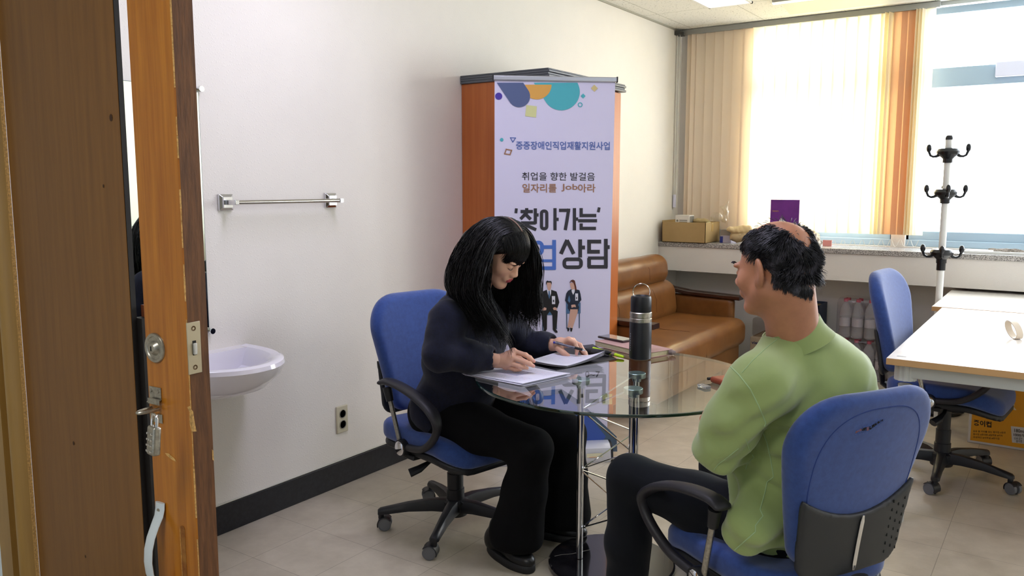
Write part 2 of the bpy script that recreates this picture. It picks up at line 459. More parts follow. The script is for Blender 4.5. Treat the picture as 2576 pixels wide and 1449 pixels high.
# vertical blind ------------------------------------------------------------
blind = thing('vertical_blind', 'beige and orange vertical slat blind hanging over the left part of the window', 'blind', (XL+.05, YB-.06, 2.7))
MB().box((XL+.01, YB-.085, ZC-.045), (X3+.15, YB-.045, ZC-.004)).obj('head_rail', M_alu, blind)
S_beige = slatmat('beige_slat_cloth', 'fdf0dc', 'f8e6c8', .4)
S_white = slatmat('cream_slat_cloth', 'f0ede2', 'fff4d8', .62)
S_or = slatmat('orange_slat_cloth', 'ecc9a4', 'f6d9b4', .5, 55)
def slat(px, ang, m, wdt=.1, zb=1.075, y=YB-.068, pxy=300):
    x = onax(px, pxy, 1, y).x
    c, s_ = math.cos(ang)*wdt/2, math.sin(ang)*wdt/2
    rows = []
    for z in np.linspace(zb, ZC-.045, 5):
        rows.append([Vector((x+c*t, y+s_*t+.006*(1-t*t), z)) for t in (-1, -.5, 0, .5, 1)])
    # joined weight bar at the foot
    b = MB().sheet(rows, .0009)
    return b.obj('slat', m, blind, smooth=True)
for i, px in enumerate(range(1738, 1888, 23)): slat(px, .07+.04*math.sin(i*2.1), S_beige, .092)
slat(1750, .3, S_beige)
n = 0
for px in np.arange(1902, 2225, 29.0): slat(px, .28, S_white, .098); n += 1
for px, a in ((2222, 1.2), (2231, 1.25)): slat(px, a, S_white)
for i, px in enumerate((2252, 2272, 2290)): slat(px, .10, S_or, .092)
slat(2327, .05, S_white, .06)
for px, a in ((2300, 1.1), (2306, 1.2), (2313, 1.25)): slat(px, a, S_white)
# bead chain and cord
ch = MB(); cx = onax(1722, 300, 0, XL+.02)
ch.tube([(XL+.012, YB-.12, 2.68), (XL+.012, YB-.12, 1.35)], .004, 6); ch.tube([(XL+.03, YB-.11, 2.68), (XL+.03, YB-.11, 1.33)], .003, 6)
ch.obj('pull_cord', mat('white_cord', 'dddcd2', rough=.6), blind, smooth=True)
MB().box((XL+.008, YB-.13, 1.25), (XL+.03, YB-.105, 1.36)).obj('cord_weight', mat('white_plastic', 'dcdcf0', rough=.4), blind, bevel=.004)
MB().box((XL, YB-.16, ZC-.05), (XL+.05, YB-.05, ZC-.02)).obj('rail_bracket', mat('dark_bracket', '4b4a46', rough=.6), blind)
# bead loops near the sill
bl = MB()
for px in np.arange(2085, 2310, 24.0):
    a = onax(px-10, 604, 1, YB-.075); c_ = onax(px+10, 604, 1, YB-.075); mid = (a+c_)/2-Vector((0, 0, .05))
    bl.tube([a, (a+mid)/2-Vector((0, 0, .012)), mid, (c_+mid)/2-Vector((0, 0, .012)), c_], .0018, 5)
bl.obj('bead_chain', MATS['white_cord'], blind, smooth=True)

# ceiling lights ------------------------------------------------------------
M_lamp = emit('lit_diffuser', 'ffffff', 1.6)
M_lamp_dim = emit('tube_glow', 'fbfdf5', 2.2)
M_lhouse = mat('white_lamp_housing', 'e8e8e4', rough=.4)
cl = thing('ceiling_light', 'flat recessed ceiling light near the corner of the ceiling', 'ceiling light', (-2.0, 5.4, ZC))
fr_ = MB(); a = (-2.28, 4.69, -.0); 
LX0, LX1, LY0, LY1 = -2.285, -1.965, 4.68, 5.875
for lo, hi in (((LX0, LY0), (LX1, LY0+.02)), ((LX0, LY1-.02), (LX1, LY1)), ((LX0, LY0), (LX0+.015, LY1)), ((LX1-.015, LY0), (LX1, LY1))): fr_.box((*lo, ZC-.014), (*hi, ZC+.001))
fr_.obj('frame', M_lhouse, cl); MB().box((LX0+.015, LY0+.02, ZC-.008), (LX1-.015, LY1-.02, ZC+.001)).obj('diffuser', M_lamp, cl)
c2 = thing('ceiling_light', 'long grey trough lamp hanging just below the ceiling by the window', 'ceiling light', (-1.0, 6.0, ZC))
# trough running along X with slanted sides
za, zb_ = ZC-.09, ZC-.02
x0, x1 = onax(1992, 40, 2, za).x, 1.6
y0 = onax(1992, 40, 2, za).y; 
t = MB()
rows = []
for x in (x0, x1): rows.append([Vector((x, y0-.5, zb_)), Vector((x, y0-.46, za+.01)), Vector((x, y0-.26, za+.035)), Vector((x, y0-.05, za)), Vector((x, y0+.0, za)), Vector((x, y0+.03, zb_))])
t.grid(rows); t.add(rows[0], [(0,1,2,3,4,5)]); t.add(rows[1], [(5,4,3,2,1,0)])
t.box((x0, y0-.5, zb_), (x1, y0+.03, ZC+.001)); t.obj('housing', mat('grey_lamp_sheet', 'b9bdb4', rough=.35, metal=.3), c2)
MB().box((x0-.02, y0-.40, za+.012), (x1, y0-.37, za+.03)).obj('lamp_edge', M_lamp_dim, c2, bevel=.004)
# ================================================================== doors, sink, mirror, towel bar
M_wood_o = mat('orange_varnished_wood', '995812', rough=.32, col2='bb7820', vscale=5, vstretch=(22, 22, .9), ramp=(.3, .75), detail=6, coat=.3, bump=.05, bscale=60, stretch=(6, 6, .4))
M_wood_b = mat('dull_brown_veneer', '70481a', rough=.38, col2='885c26', vscale=4, vstretch=(16, 16, .8), ramp=(.25, .8), detail=7, coat=.15, bump=.04, bscale=60, stretch=(6, 6, .4))
M_wood_e = mat('raw_brown_door_edge', '54341a', rough=.7, col2='784e2a', vscale=14, vstretch=(9, 9, 1.0), ramp=(.35, .7), detail=8, bump=.25, bscale=120, stretch=(3, 3, .5))
M_wood_c = mat('ochre_door_casing', '96733a', rough=.35, col2='a88446', vscale=3, vstretch=(8, 8, .5), coat=.2)
M_dark = mat('blackish_brown_strip', '0c0605', rough=.6)
M_chip = mat('bare_wood_scar', 'c39a5c', rough=.8, var=.3, vscale=200)
M_steel = mat('worn_steel', 'a9a59b', rough=.32, metal=.9, var=.2, vscale=120)
M_chrome = mat('chrome', 'e4e4e6', rough=.07, metal=1)
M_brass = mat('dull_plate', 'b3a890', rough=.4, metal=.7)
M_screw = mat('rusty_screw', '5b452c', rough=.5, metal=.6)
# brown leaf shut in the frame
bxr = onax(325, 725, 1, YF).x; bxl = onax(60, 900, 1, YF).x
d1 = MB(); d1.box((bxl, YF, .01), (bxr, YF+.012, 2.26))
door1 = struct(d1.obj('door_1', M_wood_b), 'wide dull brown door leaf closing the left of the doorway')
x_s = onax(388, 1300, 1, YF+.015).x
zs = onax(350, 800, 1, YF+.015).z
MB().box((bxr-.012, YF+.012, .01), (x_s+.0, YF+.03, zs)).obj('gap_strip', M_dark, door1)  # dark strip filling the lower gap between the two leaves
MB().box((bxr-.002, YF+.001, .01), (bxr+.002, YF+.012, 2.26)).obj('edge_strip', M_dark, door1)
MB().box((bxr-.012, YF+.031, zs-.03), (x_s+.0, YF+.04, zs+.025)).obj('strip_cap', mat('red_brown_cap', '6b3a28', rough=.5), door1)
# small knots
kn = MB()
for px, py, r in ((279, 296, .006), (260, 468, .003), (185, 1115, .004), (215, 1400, .003)):
    p = onax(px, py, 1, YF-.0006); kn.add([p+Vector((r*math.cos(t), 0, r*1.3*math.sin(t))) for t in np.linspace(0, 2*PI, 10)[:-1]], [tuple(range(9))])
kn.obj('wood_knots', mat('wood_knot', '3d2210', rough=.6), door1)
# casing: three stepped profiles
ca = MB()
def xf(px, py=1449, y=YF): return onax(px, py, 1, y).x
c0, c1_, c2_, c3_ = xf(36), xf(64), xf(70), xf(97)
cs = MB(); cs.box((c0, YF-.028, 0), (c1_, YF+.01, 2.33)); cs.box((c1_, YF-.012, 0), (c2_, YF+.01, 2.33))
bd_ = [[Vector((c2_+(c3_-c2_)*a0, YF-.006-.024*math.sin(PI*a0)**.7, z)) for a0 in np.linspace(0, 1, 12)] for z in (0, 2.33)]
cs.grid(bd_)
struct(cs.obj('trim_5', M_wood_c, smooth=True), 'ochre moulded wooden door casing')
MB().box((c3_, YF-.006, 0), (c3_+.0025, YF+.002, 2.3)).obj('casing_bead', M_chip, bpy.data.objects['trim_5'])
ho = MB(); ho.box((DXR, YF-.03, 0), (DXR+.07, YF+.15, 2.33)); ho.box((DXL, YF-.03, 2.26), (DXR, YF+.15, 2.33)); struct(ho.obj('trim_6', M_wood_c, bevel=.004), 'head and right post of the door frame')

# orange leaf, standing open towards the corridor
def camxz(x, z, h):      # a floor position from camera right/forward distances, height h
    f = Vector((-math.sin(_y), math.cos(_y), 0)); return Vector((0, 0, 0))+CR*x+f*z+Vector((0, 0, h))
k_ = 1.0
P0 = camxz(-.546, 1.352, 0); a_ = (CR*-.857+Vector((-math.sin(_y), math.cos(_y), 0))*.515); e_ = (CR*.515+Vector((-math.sin(_y), math.cos(_y), 0))*.857)
n_ = -e_                                # face normal, towards camera-left
def DP(u, v, h): return P0+a_*u+e_*v+Vector((0, 0, h))   # u along the face, v into the thickness
WL, TL = .1165, .0415
def dbox(u0, u1, v0, v1, h0, h1, mb, mi=0):
    vs = [DP(u, v, h) for h in (h1, h0) for v in (v0, v1) for u in (u0, u1)]
    mb.add(vs, [(0,2,3,1),(4,5,7,6),(0,1,5,4),(2,6,7,3),(0,4,6,2),(1,3,7,5)], mi)
mb = MB(); ring = 10
# body with slightly rounded long edges; face material 0, edge material 1
prof = [(0.002, 0), (WL-.004, 0), (WL-.001, .003), (WL, .008), (WL, TL), (0, TL), (0, .002)]
vs = [DP(u, v, h) for h in (.012, 2.25) for u, v in prof]; np_ = len(prof)
mb.add(vs, [tuple(range(np_))], 1); mb.add(vs, [tuple(range(np_, 2*np_))], 1)
for i in range(np_):
    j = (i+1) % np_; mb.add([vs[i], vs[j], vs[np_+j], vs[np_+i]], [(0, 1, 2, 3)], 1 if i in (3, 4, 5) else 0)
door2 = struct(mb.obj('door_2', [M_wood_o, M_wood_e]), 'narrow orange door leaf standing open with its lock edge to the camera')
# worn line on the arris and scars
sc = MB(); r2 = random.Random(4)
h = .03
while h < 2.22:
    l = r2.uniform(.01, .05); w_ = r2.uniform(.0006, .0016)
    if r2.random() < .8: dbox(-.0003, w_, -.0004, w_, h, h+l, sc)
    h += l*1.02
def scar(u, v, h, pts, face=True):
    vs = [(DP(u+a*.001, -.0005, h+b*.001) if face else DP(-.0005, v+a*.001, h+b*.001)) for a, b in pts]; sc.add(vs, [tuple(range(len(vs)))])
hz = lambda py, px=450: (lambda p: p.z)(onplane(px, py, DP(0, 0, 1), n_))
scar(.0, 0, hz(1045), [(0, 22), (9, 18), (3, 10), (5, -8), (0, -26)]); scar(0, .0, hz(1050), [(0, 20), (4, 14), (6, -6), (9, -22), (0, -20)], False)
scar(.045, 0, hz(1150, 430), [(30, 5), (20, 6), (4, -1), (0, -6), (12, -4), (26, 1)]); scar(0, TL-.003, hz(1150), [(0, 10), (3, 6), (3, -12), (0, -9)], False)
sc.obj('worn_edge', M_chip, door2)
# slot groove
g = MB(); zt = hz(1320); dbox(.032, .045, -.0006, .0004, .3, zt-.006, g); 
g.add([DP(.0385+.0065*math.cos(t), -.0006, zt-.006+.0065*math.sin(t)) for t in np.linspace(0, PI, 9)], [tuple(range(9))])
g.obj('bolt_groove', mat('groove_wood', '7a4410', rough=.6, col2='9c6a2e', vscale=30), door2)
gl = MB(); dbox(.0445, .0455, -.0008, 0, .3, zt-.004, gl); gl.obj('groove_rim', M_chip, door2)
# lock rosette on the face
def onface(px, py, off=0.0): return onplane(px, py, DP(0, 0, 1)+n_*off, n_)
lc = onface(391, 875)
Rn = Matrix((a_.normalized(), Vector((0, 0, 1)), n_.normalized())).transposed().to_4x4()
def MF(p): return Matrix.Translation(p) @ Rn
rz = .0265
lock = MB().lathe([(rz, 0), (rz, .0015), (rz*.95, .0035), (rz*.78, .0035), (rz*.72, .002), (rz*.5, .002), (rz*.44, .0045), (rz*.36, .007), (rz*.3, .0085), (.001, .009)], 40, M=MF(lc)).obj('lock_rosette', M_steel, door2, smooth=True)
MB().box((-.0008, -.004, .0085), (.0008, .004, .0098), M=MF(lc)).obj('keyhole', mat('keyhole_black', '0c0c0c', rough=.8), lock)
# face plate with latch on the edge
def onedge(px, py): return onplane(px, py, DP(0, 0, 1)+a_*-.0008, a_)
Re = Matrix((e_.normalized(), Vector((0, 0, 1)), (-a_).normalized())).transposed().to_4x4()
pc = onedge(488, 875); ME = Matrix.Translation(pc) @ Re
hh = abs(onedge(483, 811).z-onedge(493, 940).z)/2
pl = MB().box((-.0135, -hh, -.0005), (.0135, hh, .0012), M=ME).obj('latch_plate', M_brass, door2, bevel=.0006)
MB().box((-.0035, -.0125, .0012), (.0035, .0125, .0016), M=ME).obj('latch_slot', mat('slot_black', '14110e', rough=.8), pl)
MB().box((-.0035, -.011, .0014), (.0025, .0085, .006), M=ME).obj('latch_bolt', mat('pale_latch', 'c9c9c4', rough=.35, metal=.4), pl, bevel=.001)
for sy in (-1, 1):
    MB().lathe([(.0045, .001), (.0042, .0018), (.002, .0012), (.0005, .0011)], 18, M=ME @ Matrix.Translation((0, sy*(hh-.011), 0))).obj('screw', M_screw, pl, smooth=True)
# hasp plates + staple
hp = onface(392, 1020); H_ = MF(hp)
hb = MB().box((-.018, .012, 0), (.014, .034, .002), M=H_).box((-.018, -.030, 0), (.014, -.014, .002), M=H_).box((-.020, .004, .006), (.012, .014, .0075), M=H_)
hb.add([H_ @ Vector(v) for v in ((-.018, .013, .002), (.014, .013, .002), (.014, .006, .008), (-.018, .006, .008))], [(0, 1, 2, 3)])
hasp = hb.obj('hasp', M_steel, door2, bevel=.0006)
for x, y in ((-.011, .027), (.008, .027), (.008, -.023)): MB().lathe([(.0035, .002), (.003, .0035), (.0005, .0038)], 14, M=H_ @ Matrix.Translation((x, y, 0))).obj('screw', M_steel, hasp, smooth=True)
st = [H_ @ Vector((-.004+.010*math.cos(t), -.004, .004+.034*max(0, math.sin(t)))) for t in np.linspace(0, PI, 17)]
MB().tube(st, .0032, 10).obj('staple', M_steel, hasp, smooth=True)
# padlock hanging on the staple
pk = W(387, 1108, 1.33)
padl = thing('padlock', 'small silver push-button padlock hanging on the hasp of the orange door', 'padlock', pk)
pf = frame((CF*-1+CR*-.9).normalized()); Mp = Matrix.Translation(pk) @ Matrix([[*pf[0]], [*pf[1]], [*pf[2]]]).to_4x4()
# local: x right, y towards the viewer-left, z up
MB().box((-.0125, -.007, -.024), (.0125, .007, .024), M=Mp).obj('body', M_steel, padl, bevel=.004, seg=3)
bt = MB()
for i in range(4):
    for x in (-.007, .0, .007):
        if x == 0 and i in (0, 3): continue
        bt.lathe([(.0022, .0), (.0018, .002), (.0005, .0024)], 10, M=Mp @ Matrix.Translation((x, .007, .012-.0095*i)) @ Matrix.Rotation(-PI/2, 4, 'X'))
bt.obj('button', M_chrome, padl, smooth=True)
sh = [Mp @ Vector((.0085*math.cos(t), 0, .020+(.022*math.sin(t) if t not in (0, PI) else 0))) for t in np.linspace(0, PI, 15)]
sh = [Mp @ Vector((.0085, 0, .016)), Mp @ Vector((.0085, 0, .034))]+[Mp @ Vector((.0085*math.cos(t), 0, .034+.0085*math.sin(t))) for t in np.linspace(0, PI, 13)]+[Mp @ Vector((-.0085, 0, .016))]
MB().tube(sh, .0026, 10).obj('shackle', M_chrome, padl, smooth=True)
# white pull handle
hpx = [(404, 1268, 0.001), (402, 1285, .004), (393, 1310, .016), (382, 1345, .028), (377, 1385, .034), (378, 1425, .036)]
pp = []
zh0 = onface(405, 1262).z; u0 = (onface(408, 1290)-P0).dot(a_)
for z, off in ((0, .003), (-.012, .004), (-.024, .007), (-.040, .016), (-.058, .025), (-.078, .031), (-.10, .033), (-.122, .031), (-.142, .025), (-.16, .016), (-.176, .007), (-.19, .004), (-.2, .003)):
    pp.append(DP(u0, -off, zh0+z))
hd = MB().tube(pp, [.0035]*13, 12, side=tuple(a_), flat=[3.6]*2+[3.4]+[3.2]*7+[3.4]+[3.6]*2)
handle = hd.obj('door_handle', mat('white_enamel', 'c9d2d8', rough=.35), door2, smooth=True)
MB().lathe([(.0045, 0), (.004, .0015), (.0005, .0018)], 14, M=MF(DP(u0, -.0065, zh0-.014))).obj('screw', M_steel, handle, smooth=True)

# mirror on the left wall ----------------------------------------------------
mr = thing('wall_mirror', 'frameless mirror clipped to the white wall above the sink', 'mirror', (XL+.004, 1.7, 1.3))
ym = onax(497, 225, 0, XL+.006).y; zt_m = onax(497, 224, 0, XL+.006).z; zb_m = onax(527, 832, 0, XL+.006).z
MB().box((XL+.003, ym-.46, zb_m), (XL+.008, ym, zt_m)).obj('glass', mat('mirror_silver', 'dfe6dc', rough=.015, metal=1), mr)
MB().box((XL+.002, ym-.462, zb_m-.002), (XL+.0075, ym+.002, zt_m+.002)).obj('edge', mat('mirror_edge_green', '6e7f78', rough=.3), mr)
for z in (zt_m, zb_m):
    for yy in (ym, ym-.44):
        MB().lathe([(.009, 0), (.009, .018), (.0125, .018), (.0125, .026), (.0115, .028), (.001, .028)], 24, M=Matrix.Translation((XL, yy+.004, z)) @ Matrix.Rotation(PI/2, 4, 'Y')).obj('clip', M_chrome, mr, smooth=True)
# sink -----------------------------------------------------------------------
sk = thing('wash_basin', 'white ceramic wash basin on the wall, mostly hidden by the orange door leaf', 'sink', (XL+.2, 1.72, .75))
M_cer = mat('white_ceramic', 'e9e6ec', rough=.12, coat=.5)
tip = onax(672, 936, 0, XL+.43); zr = tip.z+.02; dz_ = zr-.80
R0, R1 = tip.x-XL, .25
cy_ = tip.y-.015
rows = []
def brim(t, sx, sy):   # rounded-D outline from wall
    c, s_ = math.cos(t), math.sin(t)
    return XL+.02+max(0, (abs(c)**.75)*(1 if c > 0 else 0))*sx, cy_+s_*sy
lv = [(0.06, 0.05, .64), (.5, .5, .655), (.78, .80, .69), (.95, .95, .745), (1.0, 1.0, .785), (.99, .99, .80), (.95, .95, .806), (.86, .86, .80), (.80, .80, .78), (.74, .74, .73), (.5, .5, .70), (.05, .05, .69)]
for a, b, z in lv:
    rows.append([Vector((*brim(t, (R0-.02)*a, R1*b), z+dz_)) for t in np.linspace(-PI/2, PI/2, 33)])
# straight back part towards the wall
bs = MB().grid(rows)
bs.box((XL, cy_-.24, .72+dz_), (XL+.06, cy_+.24, .80+dz_)).obj('basin', M_cer, sk, smooth=True, sub=0)
MB().box((XL, cy_-.07, .60+dz_), (XL+.05, cy_+.07, .67+dz_)).obj('bracket', M_cer, sk, bevel=.03)
# towel bar --------------------------------------------------------------------
tb = thing('towel_bar', 'chrome towel bar with square mounts on the white wall', 'towel bar', (XL, 2.35, 1.365))
b0 = onax(565, 510, 0, XL); b1 = onax(829, 503, 0, XL)
for b in (b0, b1):
    q = MB(); h1, h2 = .033, .021
    rows = []
    for xx, hw in ((0, h1), (.010, h1), (.018, h2), (.024, h2)):
        rows.append([Vector((XL+xx, b.y+sy*hw, 1.366+sz*hw)) for sy, sz in ((-1, -1), (1, -1), (1, 1), (-1, 1))])
    q.grid(rows, closed=True); q.add(rows[-1], [(0, 1, 2, 3)])
    q.obj('mount', M_chrome, tb, bevel=.0015)
    MB().box((XL+.024, b.y-.010, 1.356), (XL+.082, b.y+.010, 1.376)).obj('arm', M_chrome, tb, bevel=.002)
MB().tube([(XL+.070, b0.y+.008, 1.366), (XL+.070, b1.y-.008, 1.366)], .0085, 20).obj('bar', mat('brushed_bar', 'b8b4aa', rough=.2, metal=1), tb, smooth=True)
# socket -----------------------------------------------------------------------
so = thing('wall_outlet', 'cream double wall socket low on the white wall', 'outlet', (XL, 2.68, .32))
sy, sz = onax(861, 1054, 0, XL+.006).y, onax(861, 1054, 0, XL+.006).z
MB().box((XL, sy-.036, sz-.066), (XL+.009, sy+.036, sz+.066)).obj('plate', mat('cream_plastic', 'c9c2a6', rough=.4), so, bevel=.004)
for s_ in (-1, 1):
    Ms = Matrix.Translation((XL+.009, sy, sz+s_*.026)) @ Matrix.Rotation(PI/2, 4, 'Y')
    r_ = MB().lathe([(.021, 0), (.021, .003), (.0185, .003), (.0175, -.004), (.001, -.004)], 28, M=Ms).obj('receptacle', mat('grey_socket', '8f8b7c', rough=.5), so, smooth=True)
    hl = MB()
    for t in (-1, 1): hl.lathe([(.0028, 0), (.001, .0003)], 10, M=Ms @ Matrix.Translation((0, t*.0095, -.0035)))
    hl.obj('pin_hole', mat('hole_black', '080808'), r_)
# ================================================================== cabinet
M_cab = mat('cherry_laminate', 'a85a26', rough=.3, col2='bd6c33', vscale=3, vstretch=(14, 14, .5), ramp=(.3, .75), detail=6, coat=.2)
M_ctop = mat('dark_grey_edge_top', '54585c', rough=.4)
cx1, cy0, cy1, cz = -2.271, 3.63, 4.47, 2.03
cab = thing('tall_cabinet', 'tall cherry wood cabinet with dark grey top behind the banner', 'cabinet', (-2.55, 4.05, 0))
MB().box((XL+.002, cy0, .0), (cx1-.02, cy1, cz-.045)).obj('body', M_cab, cab, bevel=.002)
ct = MB()
for i, (e, z0, z1) in enumerate(((.022, cz-.045, cz-.032), (.016, cz-.032, cz-.02), (.022, cz-.02, cz-.008), (.017, cz-.008, cz))):
    ct.box((XL+.002, cy0-.012-.0*e, z0), (cx1+e, cy1+e, z1))
ct.obj('top', M_ctop, cab, bevel=.003)
for a, b in ((cy0+.004, 4.048), (4.052, cy1-.004)):
    d = MB().box((cx1-.02, a, .08), (cx1, b, cz-.05)).obj('door', M_cab, cab, bevel=.002)
    yy = b-.04 if a < 3.9 else a+.04
    MB().tube([(cx1, yy, 1.0), (cx1+.025, yy, 1.0), (cx1+.025, yy, 1.12), (cx1, yy, 1.12)], .005, 8).obj('handle', M_alu, d, smooth=True)
MB().box((XL+.01, cy0+.02, 0), (cx1-.04, cy1-.02, .08)).obj('plinth', M_ctop, cab)

# ================================================================== sofa
M_lea = mat('tan_leather', '6a4220', rough=.30, col2='84582e', vscale=7, ramp=(.3, .75), detail=6, bump=.12, bscale=260, coat=.1)
M_leas = mat('leather_seam', '5c3212', rough=.6)
M_dkw = mat('dark_mahogany', '2a120d', rough=.25, coat=.4)
sofa = thing('leather_sofa', 'tan brown leather sofa with dark wood arms beyond the cabinet', 'sofa', (-2.4, 5.3, 0))
sy0, sy1 = 4.55, 6.02
def pad(name, c, h, rd, n=.008, par_=sofa, disp=None, R=None, m=None):
    s = Sdf(); s.box(c, h, rd, R=R); V, Fc = s.mesh(n, disp); return npobj(name, V, Fc, m or M_lea, par_)
ym_ = (sy0+sy1)/2; hy = (sy1-sy0)/2
wr = lambda P: .0025*fbm(P, 14, 3)
rk = lambda a: np.array([[math.cos(a), 0, math.sin(a)], [0, 1, 0], [-math.sin(a), 0, math.cos(a)]])
pad('seat', (-2.33, ym_, .34), (.36, hy+.02, .105), .075, .011, disp=wr)
pad('backrest', (-2.63, ym_, .545), (.115, hy, .16), .10, .011, disp=wr, R=rk(-.1))
pad('headrest', (-2.665, ym_-.02, .79), (.105, hy-.05, .115), .095, .011, disp=wr, R=rk(-.1))
pad('base', (-2.35, ym_, .175), (.33, hy, .085), .03, .011)
for nm, yy in (('arm', sy1+.05), ('arm', sy0-.02)):
    a = pad(nm, (-2.42, yy, .415), (.33, .045, .17), .04, .012)
    rows = []
    for x, z, w_ in ((-2.80, .72, .05), (-2.70, .665, .055), (-2.60, .625, .055), (-2.45, .605, .055), (-2.2, .595, .055), (-2.04, .59, .05)):
        rows.append([Vector((x, yy-w_, z-.02)), Vector((x, yy+w_, z-.02)), Vector((x, yy+w_*.9, z+.012)), Vector((x, yy-w_*.9, z+.012))])
    q = MB().grid(rows, closed=True); q.add(rows[0], [(0, 1, 2, 3)]); q.add(rows[-1], [(3, 2, 1, 0)])
    q.obj('arm_rail', M_dkw, a, bevel=.006)
sm = MB()
for yy in (ym_-.35, ym_+.25):
    sm.tube([(-2.70+.0, yy, .875), (-2.60, yy, .88), (-2.555, yy, .82), (-2.55, yy, .74)], .0014, 6)
    sm.tube([(-2.54, yy+.02, .67), (-2.505, yy+.02, .6), (-2.5, yy+.02, .5)], .0014, 6)
sm.tube([(-2.45, 5.2, .446), (-2.1, 5.2, .447), (-2.0, 5.2, .425), (-1.973, 5.2, .37), (-1.97, 5.2, .27)], .0015, 6)
sm.obj('seam', M_leas, sofa, smooth=True)
for x in (-2.62, -2.1):
    for yy in (sy0+.05, sy1-.05): MB().box((x-.03, yy-.03, 0), (x+.03, yy+.03, .1)).obj('leg', M_dkw, sofa, bevel=.004)

# ================================================================== office chairs
M_blue = mat('blue_chair_fabric', '243f7e', rough=.85, col2='2e4e94', vscale=60, ramp=(.3, .8), bump=.35, bscale=700, sheen=.35, bdist=.001)
M_plas = mat('black_chair_plastic', '1a1b1f', rough=.42, bump=.15, bscale=500)
M_plasg = mat('charcoal_shell', '2b2d30', rough=.5, bump=.2, bscale=600, bdist=.001)
M_rub = mat('grey_caster_rim', '6a6c70', rough=.5)
def rr2(x, z, w, h, rt, rb):
    r = np.where(z > 0, rt, rb); r = np.minimum(r, w-.001)
    qx = np.abs(x)-w+r; qz = np.abs(z)-h+r
    return np.minimum(np.maximum(qx, qz), 0)+np.hypot(np.maximum(qx, 0), np.maximum(qz, 0))-r
def chair(label, loc, rotz, lift=0.0, arms=True, backh=.49, base_rot=0.0, tear=False, backtilt=0.0, armx=0.0):
    """local frame: +y is the way the sitter faces, seat centre above the origin"""
    t = thing('office_chair', label, 'chair', loc, local=True, rotz=rotz, group='blue office chairs')
    zs = .445+lift
    # seat cushion
    def seat(P):
        x, y, z = P[..., 0], P[..., 1], P[..., 2]
        zc = zs-.04-.9*np.maximum(y-.12, 0)**2*2.2+.25*x*x*.6
        d2 = rr2(x, y-.022, .235+.01*np.cos(y*5), .255, .11, .09)
        q1 = d2+.03; q2 = np.abs(z-zc)-.042+.03
        return np.minimum(np.maximum(q1, q2), 0)+np.hypot(np.maximum(q1, 0), np.maximum(q2, 0))-.03
    s = Sdf().fn(seat, (-.26, -.26, zs-.16), (.26, .30, zs+.03)); V, Fc = s.mesh(.009); npobj('seat', V, Fc, M_blue, t)
    def pan(P):
        x, y, z = P[..., 0], P[..., 1], P[..., 2]
        zc = zs-.088-.9*np.maximum(y-.12, 0)**2*2.0
        d2 = rr2(x, y-.02, .232, .252, .11, .09)
        q1 = d2+.012; q2 = np.abs(z-zc)-.016+.012
        return np.minimum(np.maximum(q1, q2), 0)+np.hypot(np.maximum(q1, 0), np.maximum(q2, 0))-.012
    s = Sdf().fn(pan, (-.26, -.26, zs-.2), (.26, .30, zs-.05)); V, Fc = s.mesh(.009); npobj('seat_pan', V, Fc, M_plas, t)
    # back
    zb0 = zs+.015; H = backh/2; zc0 = zb0+H
    def yc(x, z): return -.245+.42*x*x-.10*(z-zc0)-1.1*backtilt*(z-zb0)-.18*(z-zc0)**2
    def back(P):
        x, y, z = P[..., 0], P[..., 1], P[..., 2]; zz = z-zc0
        w = np.minimum(.218+.24*zz, .272)
        d2 = rr2(x, zz, w, H, .17, .06); th = .036-.10*np.maximum(zz-.1, 0)**1.5
        q1 = d2+.032; q2 = np.abs(y-yc(x, z))-th+.032
        return np.minimum(np.maximum(q1, q2), 0)+np.hypot(np.maximum(q1, 0), np.maximum(q2, 0))-.032
    s = Sdf().fn(back, (-.29, -.42-backtilt*.5, zb0-.01), (.29, -.1, zb0+backh+.01)); V, Fc = s.mesh(.009)
    bk = npobj('backrest', V, Fc, M_blue, t)
    def surf(x, z, off): 
        zz = z-zc0; th = .036-.10*max(zz-.1, 0)**1.5
        return Vector((x, float(yc(x, z))-th-off, z))
    # piping seams: one runs around the rim
    sm = MB()
    for sgn, off in ((1, .0006),):
        pth = []
        for a in np.linspace(-.62, PI+.62, 44):
            x = .185*math.copysign(abs(math.cos(a))**.75, math.cos(a)); z = zc0+.03+(H-.07)*math.copysign(abs(math.sin(a))**.75, math.sin(a))
            pth.append(surf(x, z, .0))
        sm.tube(pth, .0013, 5, cap=False)
    sm.obj('seam', mat('dark_blue_seam', '22397c', rough=.8), bk, smooth=True)
    # rear shell
    zt = zb0+backh*.385
    def shell(P):
        x, y, z = P[..., 0], P[..., 1], P[..., 2]; zz = z-zc0
        w = np.minimum(.206+.09*zz, .23); d2 = rr2(x, zz, w, H+.02, .17, .06)
        top = z-(zt+1.6*x*x-.03); d2 = np.maximum(d2, top)
        q1 = d2+.010; q2 = np.abs(y-(yc(x, z)-.040))-.010+.008
        return np.minimum(np.maximum(q1, q2), 0)+np.hypot(np.maximum(q1, 0), np.maximum(q2, 0))-.008
    s = Sdf().fn(shell, (-.25, -.42-backtilt*.5, zb0-.03), (.25, -.1, zt+.1)); V, Fc = s.mesh(.008)
    sh = npobj('back_shell', V, Fc, M_plasg, t)
    # slim silver insert in the shell
    sp = [surf(0, z, .0185) for z in np.linspace(zb0-.005, zt-.035, 10)]
    MB().tube(sp, [.002]+[.0045]*8+[.002], 10, side=(1, 0, 0), flat=1.3).obj('silver_insert', M_chrome, sh, smooth=True)
    dots = MB()
    for i in range(10):
        for x in (.12, .145, .17):
            z = zb0+.02+i*.025+(.012 if x == .145 else 0)
            if z < zt-.03+1.4*x*x-.01:
                p = surf(x, z, .0148); dots.box((x-.0012, p.y-.0006, z-.004), (x+.0012, p.y+.003, z+.004))
